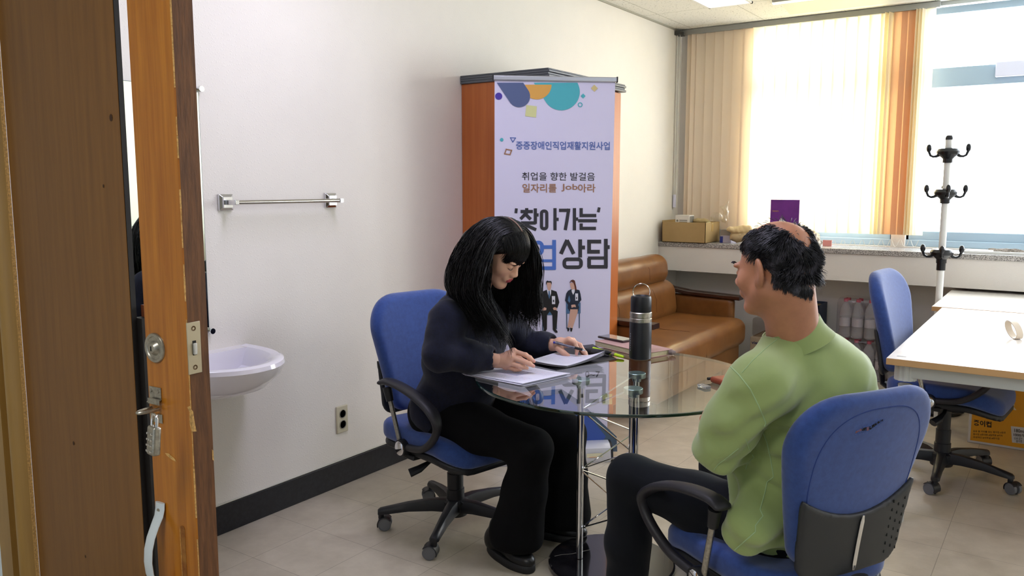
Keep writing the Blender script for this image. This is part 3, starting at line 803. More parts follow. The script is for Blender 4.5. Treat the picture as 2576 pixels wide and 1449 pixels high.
    dots.obj('perforation', mat('perforation_black', '101112', rough=.9), sh)
    if tear:
        tr = MB(); r3 = random.Random(3); a = None
        for i in range(26):
            u = i/25; x = -.082+.085*u; z = zc0+H-.098+.022*u+.0025*math.sin(u*9)
            p = surf(x, z, -.0005); hh_ = .0055*math.sin(PI*min(max(u, .06), .94))+.0015
            if i: tr.add([a[0], p+Vector((0, -.001, -hh_)), p+Vector((0, -.001, hh_)), a[1]], [(0, 1, 2, 3)], 1 if i < 6 or r3.random() < .12 else 0)
            a = (p+Vector((0, -.001, -hh_)), p+Vector((0, -.001, hh_)))
        tr.obj('torn_cover', [mat('tear_black', '17130f', rough=.95), mat('foam_rust', '96592c', rough=.95)], bk)
        fz = MB()
        for i in range(130):
            u = r3.random(); x = -.082+.085*u; z = zc0+H-.098+.022*u+r3.choice((-1, 1))*.005
            p = surf(x, z, .0); q = p+Vector((r3.uniform(-.006, .006), -r3.uniform(.001, .005), r3.uniform(-.007, .009))); fz.tube([p, (p+q)/2+Vector((.001, -.002, 0)), q], .00025, 3)
        for i in range(90):
            z = zc0+r3.uniform(.10, .2); x = .206-.35*max(0, z-zc0-.12); p = Vector((x, float(yc(x, z))-.02, z)); q = p+Vector((r3.uniform(0, .012), -r3.uniform(0, .008), r3.uniform(-.008, .008))); fz.tube([p, q], .0003, 3)
        fz.obj('frayed_thread', mat('blue_thread', '5a74b8', rough=.9), bk)
    # spine bracket
    MB().tube([(0, -.05, zs-.12), (0, -.22, zs-.12), (0, -.285-backtilt*.1, zs-.07), (0, -.285-backtilt*.2, zs+.0)], .014, 12, side=(1, 0, 0), flat=2.2).obj('back_bracket', M_plas, t, smooth=True)
    if arms:
        for sx in (-1, 1):
            X = sx*(.268+armx)
            pts = [(X, -.135, zs+.178), (X, -.09, zs+.190), (X, .0, zs+.184), (X, .10, zs+.162), (X, .185, zs+.126), (X+sx*.004, .228, zs+.085), (X+sx*.002, .218, zs+.04), (X-sx*.006, .17, zs-.01), (X-sx*.015, .10, zs-.05), (X-sx*.02, .0, zs-.065), (X-sx*.02, -.03, zs-.068)]
            P = [Vector(p) for p in pts]; Q = []
            for i in range(len(P)-1):
                p0, p1, p2, p3 = P[max(i-1, 0)], P[i], P[i+1], P[min(i+2, len(P)-1)]
                for u in (0, .25, .5, .75): Q.append(.5*((2*p1)+(p2-p0)*u+(2*p0-5*p1+4*p2-p3)*u*u+(3*p1-p0-3*p2+p3)*u**3))
            Q.append(P[-1]); k = len(Q); rr, fl = [], []
            for i in range(k):
                u = i/(k-1); w_ = .029 if u < .42 else .029-.012*min(1, (u-.42)/.15); th = .0145 if u > .08 else .010+.0045*u/.08
                rr.append(th); fl.append(w_/th)
            rr[0] *= .6; fl[0] = fl[0]*1.3
            ar = MB().tube(Q, rr, 14, side=(1, 0, 0), flat=fl).obj('armrest', mat('black_arm_plastic', '232227', rough=.45, bump=.08, bscale=500), t, smooth=True, angle=60)
            so_ = [Vector((X, -.098, zs+.165)), Vector((X-sx*.004, -.085, zs+.11))]
            MB().tube(so_, [.019, .015], 14, side=(1, 0, 0), flat=1.0).obj('strut_socket', M_plas, ar, smooth=True)
            MB().tube([Vector((X-sx*.004, -.086, zs+.12)), Vector((X-sx*.016, -.040, zs-.05))], .0095, 14).obj('strut', M_steel, ar, smooth=True)
            Mx = Matrix.Translation((X-sx*.012, -.02, zs-.07)) @ Matrix.Rotation(sx*PI/2, 4, 'Y')
            MB().lathe([(.034, -.02), (.036, 0), (.034, .012), (.028, .014)], 26, M=Mx).obj('pivot_housing', M_plas, ar, smooth=True)
            MB().lathe([(.0285, .0), (.0285, .014), (.024, .0175), (.001, .019)], 30, M=Mx).obj('pivot_cap', M_chrome, ar, smooth=True)
            MB().box((min(X-sx*.03, sx*.1), -.05, zs-.118), (max(X-sx*.03, sx*.1), .03, zs-.098)).obj('arm_bracket', M_plas, t, bevel=.004)
    # mechanism, lever, column
    MB().box((-.08, -.12, zs-.15), (.08, .1, zs-.1)).obj('tilt_mechanism', M_plas, t, bevel=.012)
    MB().tube([(.07, .02, zs-.13), (.16, .03, zs-.14), (.20, .02, zs-.16), (.235, .0, zs-.175)], [.006, .007, .014, .016], 10, side=(0, 1, 0), flat=1.4).obj('lever', M_plas, t, smooth=True)
    MB().lathe([(.030, zs-.15), (.030, .235), (.034, .235), (.034, .17), (.038, .168), (.038, .07), (.03, .06)], 26).obj('column', M_plas, t, smooth=True)
    hubm = MB().lathe([(.02, .05), (.05, .055), (.058, .08), (.055, .115), (.04, .125)], 26).obj('hub', M_plas, t, smooth=True)
    for i in range(5):
        a = base_rot+i*2*PI/5; c, s_ = math.cos(a), math.sin(a); rows = []
        for r, z, w_, hh_ in ((.03, .10, .032, .026), (.10, .104, .026, .024), (.2, .098, .021, .018), (.285, .086, .019, .014), (.315, .082, .019, .012), (.325, .078, .012, .009)):
            ctr = Vector((c*r, s_*r, z)); sd = Vector((-s_, c, 0)); row = []
            for u, v in ((-1, -1), (1, -1), (1.0, -.2), (.62, .85), (0, 1.05), (-.62, .85), (-1.0, -.2)): row.append(ctr+sd*(w_*u)+Vector((0, 0, hh_*v)))
            rows.append(row)
        q = MB().grid(rows, closed=True); q.add(rows[0], [tuple(range(7))]); q.add(rows[-1], [tuple(range(7))])
        lg = q.obj('leg', M_plas, t, smooth=True, angle=50)
        ce = Vector((c*.312, s_*.312, 0)); ca_ = a+1.1+i*1.7; cd = Vector((math.cos(ca_), math.sin(ca_), 0)); sd = Vector((-cd.y, cd.x, 0)); wc = ce-cd*.016+Vector((0, 0, .0275))
        fk = MB(); fk.cyl(ce+Vector((0, 0, .05)), ce+Vector((0, 0, .082)), .012, 14)
        hood = []
        for th in np.linspace(-.35, 2.5, 12):
            rad = cd*math.cos(th)+Vector((0, 0, math.sin(th)))
            hood.append([wc+rad*.0285-sd*.027, wc+rad*.0315-sd*.025, wc+rad*.0315+sd*.025, wc+rad*.0285+sd*.027])
        fk.grid(hood, closed=True); fk.add(hood[0], [(0, 1, 2, 3)]); fk.add(hood[-1], [(3, 2, 1, 0)]); fk.box((-.004, -.022, -.022), (.004, .022, .026), M=Matrix.Translation(wc) @ Matrix.Rotation(ca_, 4, 'Z') @ Matrix.Rotation(PI/2, 4, 'Z'))
        cst = fk.obj('caster', M_plas, t, smooth=True, angle=50)
        for sg in (-1, 1):
            Mw = Matrix.Translation(wc+sd*(sg*.008)) @ (Vector((0, 0, 1)).rotation_difference(sd*sg)).to_matrix().to_4x4()
            MB().lathe([(.0272, 0), (.0272, .015), (.0225, .0165), (.0215, .015), (.001, .015)], 28, M=Mw).obj('wheel', [M_rub, M_plas], cst, smooth=True)
    return t
hubW = Vector((-2.07, 2.60, 0))
def ang(d): return math.atan2(d[1], d[0])-PI/2
chair('blue fabric office chair that the woman in black sits on', hubW, ang((.966, -.21)), lift=.02, backh=.50, base_rot=math.radians(5)-ang((.966, -.21)))
hubM = Vector((-.662, 2.352, 0))
chair('blue office chair with a torn cover under the man in green', hubM, ang((-.865, .50)), lift=-.035, backh=.495, base_rot=.4, tear=True, backtilt=.10, armx=.045)
hubR = Vector((-.455, 4.45, 0))
chair('empty blue office chair half pushed under the desk', hubR, ang((.99, -.10)), lift=.05, backh=.50, backtilt=.10, base_rot=math.radians(-89)-ang((.99, -.12)), arms=True)

# ================================================================== glass table
tbl = thing('glass_table', 'round glass table on a chrome lattice stand and black marble foot', 'table', (-1.352, 2.65, 0))
GT = glassmat('clear_table_glass', (.93, .965, .95), 1.52, 0, 1.5)
TX, TY, TZ, TR = -1.352, 2.657, .735, .523
prof = [(TR-.004, TZ-.011), (TR-.004, TZ)]
top = MB().lathe([(TR-.005, TZ-.011), (TR-.005, TZ)], 128, M=Matrix.Translation((TX, TY, 0))).obj('tabletop', GT, tbl)
M_gedge = mat('green_glass_edge', '0a2f2a', rough=.06, coat=1, trans=.3, spec=.8)
MB().lathe([(TR-.005, TZ-.011), (TR-.001, TZ-.010), (TR, TZ-.0055), (TR-.001, TZ-.001), (TR-.005, TZ)], 160, M=Matrix.Translation((TX, TY, 0)), closed=True).obj('glass_edge', M_gedge, top, smooth=True)
legs = [(-1.459, 2.584), (-1.333, 2.791), (-1.239, 2.568)]
M_disc = mat('brushed_disc', 'd2e6e6', rough=.28, metal=.9)
for x, y in legs:
    l = MB().cyl((x, y, .028), (x, y, TZ-.03), .0125, 24).obj('leg', M_chrome, tbl, smooth=True)
    MB().lathe([(.016, TZ-.045), (.018, TZ-.031), (.033, TZ-.030), (.034, TZ-.028), (.034, TZ-.0125), (.033, TZ-.0115)], 32, M=Matrix.Translation((x, y, 0))).obj('mounting_disc', M_disc, l, smooth=True)
MB().lathe([(.225, 0), (.238, .004), (.238, .020), (.232, .026)], 72, M=Matrix.Translation((-1.352, 2.64, 0))).obj('foot', mat('black_marble', '131215', rough=.12, col2='2a282c', vscale=9, ramp=(.45, .9), coat=.5), tbl, smooth=True)
vn = MB(); vn.tube([(-1.545, 2.545, .0262), (-1.53, 2.57, .0262), (-1.50, 2.60, .0262), (-1.475, 2.645, .0262), (-1.46, 2.67, .0262)], .0008, 4, flat=1); vn.obj('marble_vein', mat('white_vein', '8a8580', rough=.3), bpy.data.objects['foot'])
rod = MB(); zn = [.13, .27, .41, .55, .68]
for i in range(3):
    A, B = legs[i], legs[(i+1) % 3]
    for k in range(5):
        za_, zb2 = .145+.115*k, .145+.115*(k+1)
        p, q = ((A, B) if k % 2 == 0 else (B, A)) if i == 0 else (((B, A) if k % 2 == 0 else (A, B)) if i == 2 else ((A, B) if k % 2 else (B, A)))
        rod.tube([(p[0], p[1], za_), (q[0], q[1], zb2)], .0027, 8)
for i in range(3):
    pass
rod.obj('lattice_rods', M_chrome, tbl, smooth=True)

# ================================================================== desks
M_dtop = mat('pale_laminate_desk', 'dcd6cf', rough=.22, col2='e2ddd7', vscale=3, vstretch=(1, 8, 1))
M_dedge = mat('beige_wood_edge', 'c29a68', rough=.4)
M_dmet = mat('light_grey_desk_metal', 'c6c9c6', rough=.4)
def desk(label, x0, x1, y0, y1, z, group=None):
    t = thing('desk', label, 'desk', ((x0+x1)/2, (y0+y1)/2, 0), group)
    b = MB().box((x0, y0, z-.028), (x1, y1, z))
    b.m = [0 if i == 1 else 1 for i in range(len(b.f))]
    b.obj('desktop', [M_dtop, M_dedge], t, bevel=.002)
    MB().box((x0+.06, y0+.05, z-.085), (x1-.06, y0+.075, z-.028)).box((x0+.06, y1-.075, z-.085), (x1-.06, y1-.05, z-.028)).box((x0+.05, y0+.07, z-.085), (x0+.075, y1-.07, z-.028)).obj('frame', M_dmet, t, bevel=.003)
    for x in (x0+.065, x1-.065):
        for y in (y0+.085, y1-.065):
            l = MB().lathe([(.027, .0), (.027, z-.12), (.030, z-.12)], 24, M=Matrix.Translation((x, y, 0))).obj('leg', M_dmet, t, smooth=True)
            q = MB(); rr_ = []
            for j in range(48): r = .044 if j % 4 < 2 else .041; rr_.append((r*math.cos(2*PI*j/48), r*math.sin(2*PI*j/48)))
            q.prism([(x+a, y+b_, 0) for a, b_ in rr_], Vector((0, 0, z-.10)), Vector((0, 0, z-.029))); q.obj('leg_collar', M_dmet, l)
    return t
desk('pale desk with beige edge, the nearer of two joined desks on the right', -.601, 1.0, 3.64, 5.37, .72, 'joined pale desks')
desk('pale desk farther back, with its rear edge under the window ledge', -.655, 1.0, 5.375, 6.62, .722, 'joined pale desks')
# ================================================================== people
M_skinW = mat('fair_skin', 'd9a990', rough=.5, sss=.12, var=.05, vscale=12)
M_skinM = mat('tanned_skin', 'b98062', rough=.45, sss=.1, var=.10, vscale=14)
M_lip = mat('rose_lips', 'b0494f', rough=.4)
M_nail = mat('nail', 'd99f94', rough=.25)
M_hairW = mat('black_hair', '070608', rough=.34, spec=.38, var=.6, vscale=30)
M_hairM = mat('greying_black_hair', '17161b', rough=.45, col2='6a6874', vscale=38, ramp=(.48, .80), spec=.5)
M_navy = mat('navy_wool', '090e24', rough=.95, sheen=.08, bump=.5, bscale=450, var=.3, vscale=120, bdist=.001)
M_blk = mat('black_trouser_cloth', '08080a', rough=.95, sheen=.0, spec=.2, bump=.2, bscale=500, bdist=.001)
M_blk2 = mat('blue_black_trousers', '0a0e15', rough=.8, sheen=.04, spec=.25, bump=.15, bscale=400, bdist=.001)
M_green = mat('olive_green_jersey', '93a566', rough=.8, sheen=.35, bump=.18, bscale=800, var=.05, vscale=6, bdist=.001)
M_shoe = mat('black_shoe_leather', '111113', rough=.35, bump=.1, bscale=200)
M_sole = mat('black_sole', '18181a', rough=.6)

def head(s, c, R, f=1.0, ears=True, male=False, open_eyes=True, jaw=1.0):
    L = L2W(c, R); RR = R
    def E(p, r, k=.012, op='u', Rl=None): s.ell(L(np.array(p)*f), np.array(r)*f, RR if Rl is None else RR@Rl, k=k*f, op=op)
    E((0, -.018, .030), (.076, .098, .088)); E((0, .032, -.025), (.061, .062, .082), .02)
    for sx in (-1, 1):
        s.cone(L(np.array((sx*.050*jaw, -.002, -.055))*f), L(np.array((sx*.014*jaw, .070, -.098))*f), .021*f, .017*f, k=.025*f)
        E((sx*.038, .060, -.028), (.024, .024, .026), .02)
        E((sx*.030, .084, .016), (.020, .012, .008), .012)
        E((sx*.031, .096, -.004), (.017, .012, .010), .012, 'd')
        E((sx*.031, .0775, -.004), (.0155, .0135, .0105), .004)
        E((sx*.0115, .101, -.034), (.0085, .010, .008), .006)
    s.cone(L(np.array((0, .086, .004))*f), L(np.array((0, .112 if male else .106, -.027))*f), .0085*f, (.0115 if male else .0092)*f, k=.014*f)
    E((0, .088, -.058), (.030, .014, .018), .014)
    E((0, .0985, -.0565), (.021, .0075, .0052), .004); E((0, .0965, -.0665), (.018, .008, .0058), .004)
    E((0, .080, -.098), (.020, .018, .016), .018)
    if ears:
        for sx in (-1, 1):
            a = sx*.60; Rl = np.array([[math.cos(a), -math.sin(a), 0], [math.sin(a), math.cos(a), 0], [0, 0, 1]])
            E((sx*.086, -.016, -.008), (.009, .023, .036), .006, Rl=Rl)
            E((sx*.078, -.004, -.036), (.008, .010, .013), .006)
            E((sx*.0945, -.010, -.004), (.007, .014, .024), .004, 'd', Rl=Rl)

def hand(s, wrist, pts, thumb, rp=.0145, fr=.0082, palm=None):
    """pts: four finger chains [knuckle, mid, (tip-joint), tip]; palm from wrist to the knuckles"""
    for ch in pts: s.cone(wrist, ch[0], .019, .0115, k=.012)
    for a, b in zip(pts[:-1], pts[1:]): s.cone(a[0], b[0], .0115, .0115, k=.010)
    for ch in pts:
        k = len(ch); rs = [.0105]+[fr*1.04]*(k-2)+[fr*.80] if k > 2 else [.0105, fr*.8]
        s.chain(ch, rs, k=.003)
        for q in ch[1:-1]: s.ell(q, (fr*1.12,)*3, k=.004)
    k = len(thumb); s.chain([wrist]+thumb, [.018, .0145, .0105, .0085][:k+1], k=.008)

def nails(tips, m, parent, name='fingernail'):
    b = MB()
    for tip, dr, up in tips:
        F = frame(dr, up); Mx = Matrix.Translation(tip) @ Matrix([[*F[0]], [*F[1]], [*F[2]]]).to_4x4(); rows = []
        for v in np.linspace(-1, 1, 6):
            w_ = .0052*(1-.35*max(0, v)**2); rows.append([Mx @ Vector((u*w_, v*.0055, .0072*math.cos(u*.75)-.0004-.0012*max(0, v))) for u in np.linspace(-1, 1, 6)])
        b.grid(rows)
    return b.obj(name, m, parent, smooth=True)

def strands(name, paths, r0, m, parent, n=3, taper=.35):
    V, Fc = [], []; o = 0
    for P in paths:
        P = np.asarray(P); k = len(P); T = np.gradient(P, axis=0); T /= np.linalg.norm(T, axis=1)[:, None]+1e-9
        a = np.array([.3, .5, .8]); u = np.cross(T, a); u /= np.linalg.norm(u, axis=1)[:, None]+1e-9; w_ = np.cross(T, u)
        r = r0*np.minimum(1, np.minimum(.35+np.arange(k)/k*4, taper+(1-taper)*(1-np.arange(k)/(k-1))*3))
        for j in range(n):
            th = 2*PI*j/n; V.append(P+u*(r*math.cos(th))[:, None]+w_*(r*math.sin(th))[:, None])
        i = np.arange(k-1)
        for j in range(n):
            j2 = (j+1) % n; Fc.append(np.stack([o+j*k+i, o+j2*k+i, o+j2*k+i+1, o+j*k+i+1], 1))
        o += n*k
    return npobj(name, np.concatenate(V), np.concatenate(Fc), m, parent)
def drop(p, d, n, ds, g, cols, wav=None, jit=0.0, seed=0):
    """trace a strand: direction d bends towards gravity g; cols = [(centre,radii,R)] ellipsoids or (a,b,r) capsules pushed out of"""
    P = [np.array(p, float)]; d = np.array(d, float); r_ = np.random.default_rng(seed)
    for i in range(n):
        gg = g(i/n) if callable(g) else g
        d = d+np.array([0, 0, -1.0])*gg+r_.normal(0, jit, 3)
        if wav is not None: d = d+wav(i/n, P[-1])
        d /= np.linalg.norm(d)+1e-9; q = P[-1]+d*ds
        for c in cols:
            if len(c) == 3 and np.ndim(c[1]) == 1 and len(c[1]) == 3 and np.ndim(c[2]) == 2:
                l = (q-c[0])@c[2]; e = np.linalg.norm(l/c[1])
                if e < 1: q = c[0]+c[2]@(l/e)
            else:
                a, b, r = c; ab = b-a; t = np.clip(((q-a)@ab)/(ab@ab), 0, 1); ctr = a+t*ab; v = q-ctr; L_ = np.linalg.norm(v)
                if L_ < r: q = ctr+v/(L_+1e-9)*r
        d = q-P[-1]; d /= np.linalg.norm(d)+1e-9; P.append(q)
    return P
A_ = lambda v: np.array(v, float)
def merge(*vf):
    Vs, Fs, o, mi = [], [], 0, []
    for V, Fc, m in vf: Vs.append(V); Fs.append(Fc+o); o += len(V); mi += [m]*len(Fc)
    return np.concatenate(Vs), np.concatenate(Fs), mi
def shoe(name, heel, toe, parent, buckle=False):
    heel, toe = A_(heel), A_(toe); d = toe-heel; L_ = np.linalg.norm(d); d /= L_; R = frame(d)
    g = lambda x, y, z: heel+R@A_((x, y*L_, z))
    s = Sdf(); s.ell(g(0, .26, .055), (.036, .075, .045), R, k=.03); s.ell(g(0, .70, .040), (.043, .085, .034), R, k=.03); s.ell(g(0, .12, .05), (.034, .04, .05), R, k=.03); s.cone(g(0, .2, .06), g(0, .22, .12), .034, .036, k=.03); s.cone(g(0, .35, .085), g(0, .62, .062), .024, .020, k=.03)
    s.fn(lambda P: P[..., 2]-.024, heel-.5, heel+.5, .004, 'd')
    V, Fc = s.mesh(.006); up = npobj(name, V, Fc, M_shoe, parent)
    q = MB(); rows = []
    for z, e in ((.0, .0), (.006, .003), (.026, .002), (.03, -.002)):
        row = []
        for t in np.linspace(0, 2*PI, 40)[:-1]:
            y = .5+.5*math.cos(t); w_ = (.036+.010*math.sin(PI*min(1, y*.9+.1))+(.008 if y > .5 else 0)*math.sin(PI*(y-.5)*1.3))
            row.append(Vector(heel+R@A_((math.copysign(abs(math.sin(t))**.75, math.sin(t))*(w_+e), y*L_*1.0+(e if y > .5 else -e), z))))
        rows.append(row)
    q.grid(rows, closed=True); q.add(rows[0], [tuple(range(39))]); q.add(rows[-1], [tuple(range(39))])
    q.obj('sole', M_sole, up, smooth=True, angle=50)
    lc = MB()
    for y, z in ((.42, .104), (.50, .096), (.58, .088)):
        lc.tube([Vector(g(-.022, y, z-.012)), Vector(g(0, y+.01, z)), Vector(g(.022, y, z-.012))], .003, 6)
    lc.obj('lace', mat('black_lace', '1c1c1e', rough=.8), up, smooth=True)
    if buckle: MB().box((-.009, -.006, -.001), (.009, .006, .003), M=Matrix.Translation(Vector(g(0, .66, .0795))) @ Matrix([[*R[0]], [*R[1]], [*R[2]]]).to_4x4() @ Matrix.Rotation(-.35, 4, 'X')).obj('silver_tag', M_chrome, up, bevel=.001)
    return up

# ---------------------------------------------------------------- the woman
wom = thing('person', 'person with long black hair in navy jacket, reading papers at the glass table', 'person', (-2.0, 2.55, 0))
azW = math.radians(4); pit = math.radians(-37)
hf = Vector((math.cos(azW)*math.cos(pit), math.sin(azW)*math.cos(pit), math.sin(pit)))
HR = frame(hf, (0, 0, 1)); HC = A_(W(1258, 633, 3.02)); HL = L2W(HC, HR); hs = .96
s = Sdf(); head(s, HC, HR, hs, ears=False)
neck0 = A_(W(1190, 745, 3.10)); s.cone(HL((0, -.035, -.05)), neck0, .050, .056, k=.03)
Vh, Fh = s.mesh(.0036)
fc = Vh[Fh].mean(1); lc_ = (fc-HC)@HR/hs
lips = (np.abs(lc_[:, 0]) < .0215-.6*np.abs(lc_[:, 2]+.061)) & (lc_[:, 1] > .0955) & (lc_[:, 2] > -.0735) & (lc_[:, 2] < -.0515)
# torso and limbs (under the clothes)
wSr, wSl = A_(W(1122, 800, 2.98)), A_(W(1265, 790, 3.32)); wHip = A_((-2.03, 2.555, .56)); wCh = (wSr+wSl)/2+A_((-.02, 0, -.10))
wEr = A_(W(1104, 893, 2.95)); wWr = A_(W(1250, 905, 3.02)); wEl = A_(W(1320, 868, 3.42)); wWl = A_(W(1408, 868, 3.335))
wHr = A_((-2.06, 2.46, .53)); wHl = A_((-2.04, 2.66, .53))
wKr = A_(W(1340, 1128, 3.02)); wKl = A_(W(1425, 1092, 3.20)); wAr = A_(W(1300, 1385, 3.12)); wAl = A_(W(1420, 1345, 3.32)); wAr[2] = .10; wAl[2] = .10
s = Sdf(); s.cone(wHip, wCh, .11, .11, k=.05); s.cone(wSr, wSl, .05, .05, k=.05); s.cone(neck0, (wSr+wSl)/2, .055, .06, k=.05)
for a, b, c in ((wSr, wEr, wWr), (wSl, wEl, wWl)): s.cone(a, b, .045, .036); s.cone(b, c, .036, .024)
for a, b, c in ((wHr, wKr, wAr), (wHl, wKl, wAl)): s.cone(a, b, .075, .05, k=.04); s.cone(b, c, .048, .034)
Vb, Fb = s.mesh(.012)
# hands
def WP(l, d): return [A_(W(x, y, d+e)) for x, y, e in l]
s = Sdf(); wr = A_(W(1250, 908, 3.03))
fR = [WP([(1292, 884, -.005), (1322, 893, -.02), (1343, 909, -.03)], 3.02), WP([(1288, 899, -.02), (1322, 911, -.035), (1342, 921, -.04)], 3.02), WP([(1281, 912, -.015), (1306, 921, -.03), (1326, 926, -.025)], 3.02), WP([(1274, 922, .0), (1295, 929, -.01), (1309, 930, 0)], 3.02)]
fR = [[c[0], c[1], (c[1]+c[2])/2+A_((0, 0, .001)), c[2]] for c in fR]
hand(s, wr, fR, WP([(1278, 893, .035), (1306, 903, .04), (1332, 915, .02)], 3.02))
s.cone(A_(W(1218, 905, 3.02)), wr, .024, .022, k=.01)
V1, F1 = s.mesh(.0026)
s = Sdf(); wl = A_(W(1408, 864, 3.33))
fL = [WP([(1431, 855, -.01), (1446, 862, -.03), (1452, 878, -.035), (1450, 890, -.035)], 3.32), WP([(1440, 858, .02), (1459, 868, .005), (1468, 884, .0), (1476, 896, -.005)], 3.32), WP([(1442, 862, .045), (1462, 874, .035), (1472, 888, .03), (1478, 897, .025)], 3.32), WP([(1440, 867, .065), (1458, 878, .06), (1468, 892, .05)], 3.32)]
hand(s, wl, fL, WP([(1405, 875, -.02), (1418, 888, -.035), (1429, 894, -.04)], 3.33))
s.cone(A_(W(1385, 868, 3.37)), wl, .024, .022, k=.01)
V2, F2 = s.mesh(.0026)
V, Fc, mi = merge((Vh, Fh, 0), (Vb, Fb, 0), (V1, F1, 0), (V2, F2, 0)); mi = np.array(mi); mi[:len(Fh)][lips] = 1
bodyW = npobj('body', V, Fc, [M_skinW, M_lip], wom, mi)
tips = []
for ch in fR[:2]: dr = Vector(ch[-1]-ch[-2]); tips.append((Vector(ch[-1])-dr.normalized()*.001, dr, tuple(-CF*.7+CU*.7)))
for ch in (fL[0], WP([(1418, 888, -.035), (1429, 894, -.04)], 3.33)): dr = Vector(ch[-1]-ch[-2]); tips.append((Vector(ch[-1]), dr, tuple(-CF*.8+CR*.3+CU*.4)))
nails(tips, M_nail, bodyW)
# eyebrow / lashes
eb = MB()
for sx in (-1, 1):
    eb.tube([Vector(HL(A_((sx*x, y, z))*hs)) for x, y, z in ((.014, .0945, .017), (.028, .093, .022), (.044, .083, .018))], [.0012, .0018, .0008], 6)
    eb.tube([Vector(HL(A_((sx*x, y, z))*hs)) for x, y, z in ((.017, .0895, -.009), (.024, .0925, -.0125), (.032, .0925, -.0135), (.040, .089, -.012), (.046, .084, -.0085))], [.0006, .001, .0012, .0012, .0006], 6)
eb.obj('eyebrow_and_lash', M_hairW, bodyW, smooth=True)
# jacket
foldW = lambda P: .0060*fbm(P, 17, 1)+.0034*fbm(P*A_((1, 1, 1.6)), 38, 5)+.0012*fbm(P, 80, 2)
s = Sdf(); s.cone(wHip+A_((0, 0, -.02)), wCh, .145, .135, k=.07); s.cone(wSr+A_((0, .015, -.01)), wSl+A_((0, -.015, -.01)), .066, .066, k=.06)
s.cone(neck0+A_((-.01, 0, -.01)), (wSr+wSl)/2, .062, .085, k=.05)
bk = A_(W(1142, 900, 3.20)); s.cone(bk, wHip, .115, .125, k=.06); s.cone(A_(W(1150, 800, 3.13)), bk, .095, .11, k=.06)
mR = (wSr+wEr)/2; s.chain([wSr, mR, wEr], [.062, .059, .056], k=.03); s.chain([wEr, (wEr+wWr)/2, A_(W(1228, 901, 3.02))], [.058, .053, .047], k=.03)
s.chain([wSl, wEl], [.064, .058], k=.03); s.chain([wEl, (wEl+wWl)/2+A_((0, 0, .004)), A_(W(1384, 866, 3.365))], [.056, .050, .042], k=.03)
# jacket skirt over the hips
s.cone(wHr+A_((.02, 0, .02)), wHl+A_((.02, 0, .02)), .115, .115, k=.05)
for a, d in ((W(1258, 903, 3.02), Vector(wWr-wEr)), (W(1411, 866, 3.33), Vector(wWl-wEl))):
    d = A_(d.normalized()); a = A_(a); s.cone(a-d*.022, a+d*.03, .034, .036, k=.010, op='d')
V, Fc = s.mesh(.0065, foldW); jk = npobj('jacket', V, Fc, M_navy, wom)
# trousers: wide flared legs
foldT = lambda P: .003*fbm(P*A_((1, 1, .35)), 26, 2)
def pts_tr(h, k, a, rr, ends):
    s = Sdf(); s.chain([h, (h+k)/2, k], rr[:3], k=.04); m = (k+a)/2; s.chain([k, m, a], [rr[2]*.98, rr[3], rr[4]], k=.03)
    s.fn(lambda P: P[..., 2]-ends, a-.4, a+.4, .004, 'd'); return s.mesh(.0075, foldT)
Va, Fa = pts_tr(wHr, wKr, wAr+A_((.0, .0, .02)), [.105, .088, .074, .082, .105], .075); Vc, Fc_ = pts_tr(wHl, wKl, wAl+A_((.0, 0, .02)), [.105, .088, .074, .082, .105], .075)
s = Sdf(); s.cone(wHr, wHl, .11, .11, k=.04); Vd, Fd = s.mesh(.01)
V, Fc, mi = merge((Va, Fa, 0), (Vc, Fc_, 0), (Vd, Fd, 0)); npobj('trousers', V, Fc, M_blk, wom)
for nm, hl, te, b in (('shoe', onax(1262, 1398, 2, 0), onax(1338, 1443, 2, 0), True), ('shoe', onax(1395, 1350, 2, 0), onax(1474, 1364, 2, 0), True)):
    hl.z = te.z = 0; d = (te-hl).normalized(); hl = te-d*.265; sh_ = shoe(nm, hl, te, wom, b)
# hair: skull cap, hanging mass, then strands
cap = Sdf(); cap.ell(HL(A_((0, -.016, .034))*hs), A_((.086, .106, .096))*hs, HR, k=.02)
g = lambda p: HL(A_(p)*hs)
cap.fn(lambda P: ((P-HC)@HR)[..., 2]*.9-((P-HC)@HR)[..., 1]*.9+.014, HC-.4, HC+.4, .02, 'd')
V, Fc = cap.mesh(.005); 
hb = Sdf(); nearw = lambda p: float((p-HC)@A_(CR))
for sx, col in ((1, [(1205, 640, 3.04, .040), (1205, 720, 3.05, .038), (1215, 790, 3.05, .030)]), (0, [(1195, 610, 3.08, .055), (1170, 690, 3.09, .050), (1140, 745, 3.10, .030)])):
    pts = [A_(W(x, y, d)) for x, y, d, r in col]; hb.chain(pts, [r for *_, r in col], k=.03)
Vm, Fm = hb.mesh(.008, lambda P: .004*fbm(P*A_((1, 1, .15)), 60, 2))
V, Fc, mi = merge((V, Fc, 0), (Vm, Fm, 0)); hairW = npobj('hair', V, Fc, M_hairW, wom)
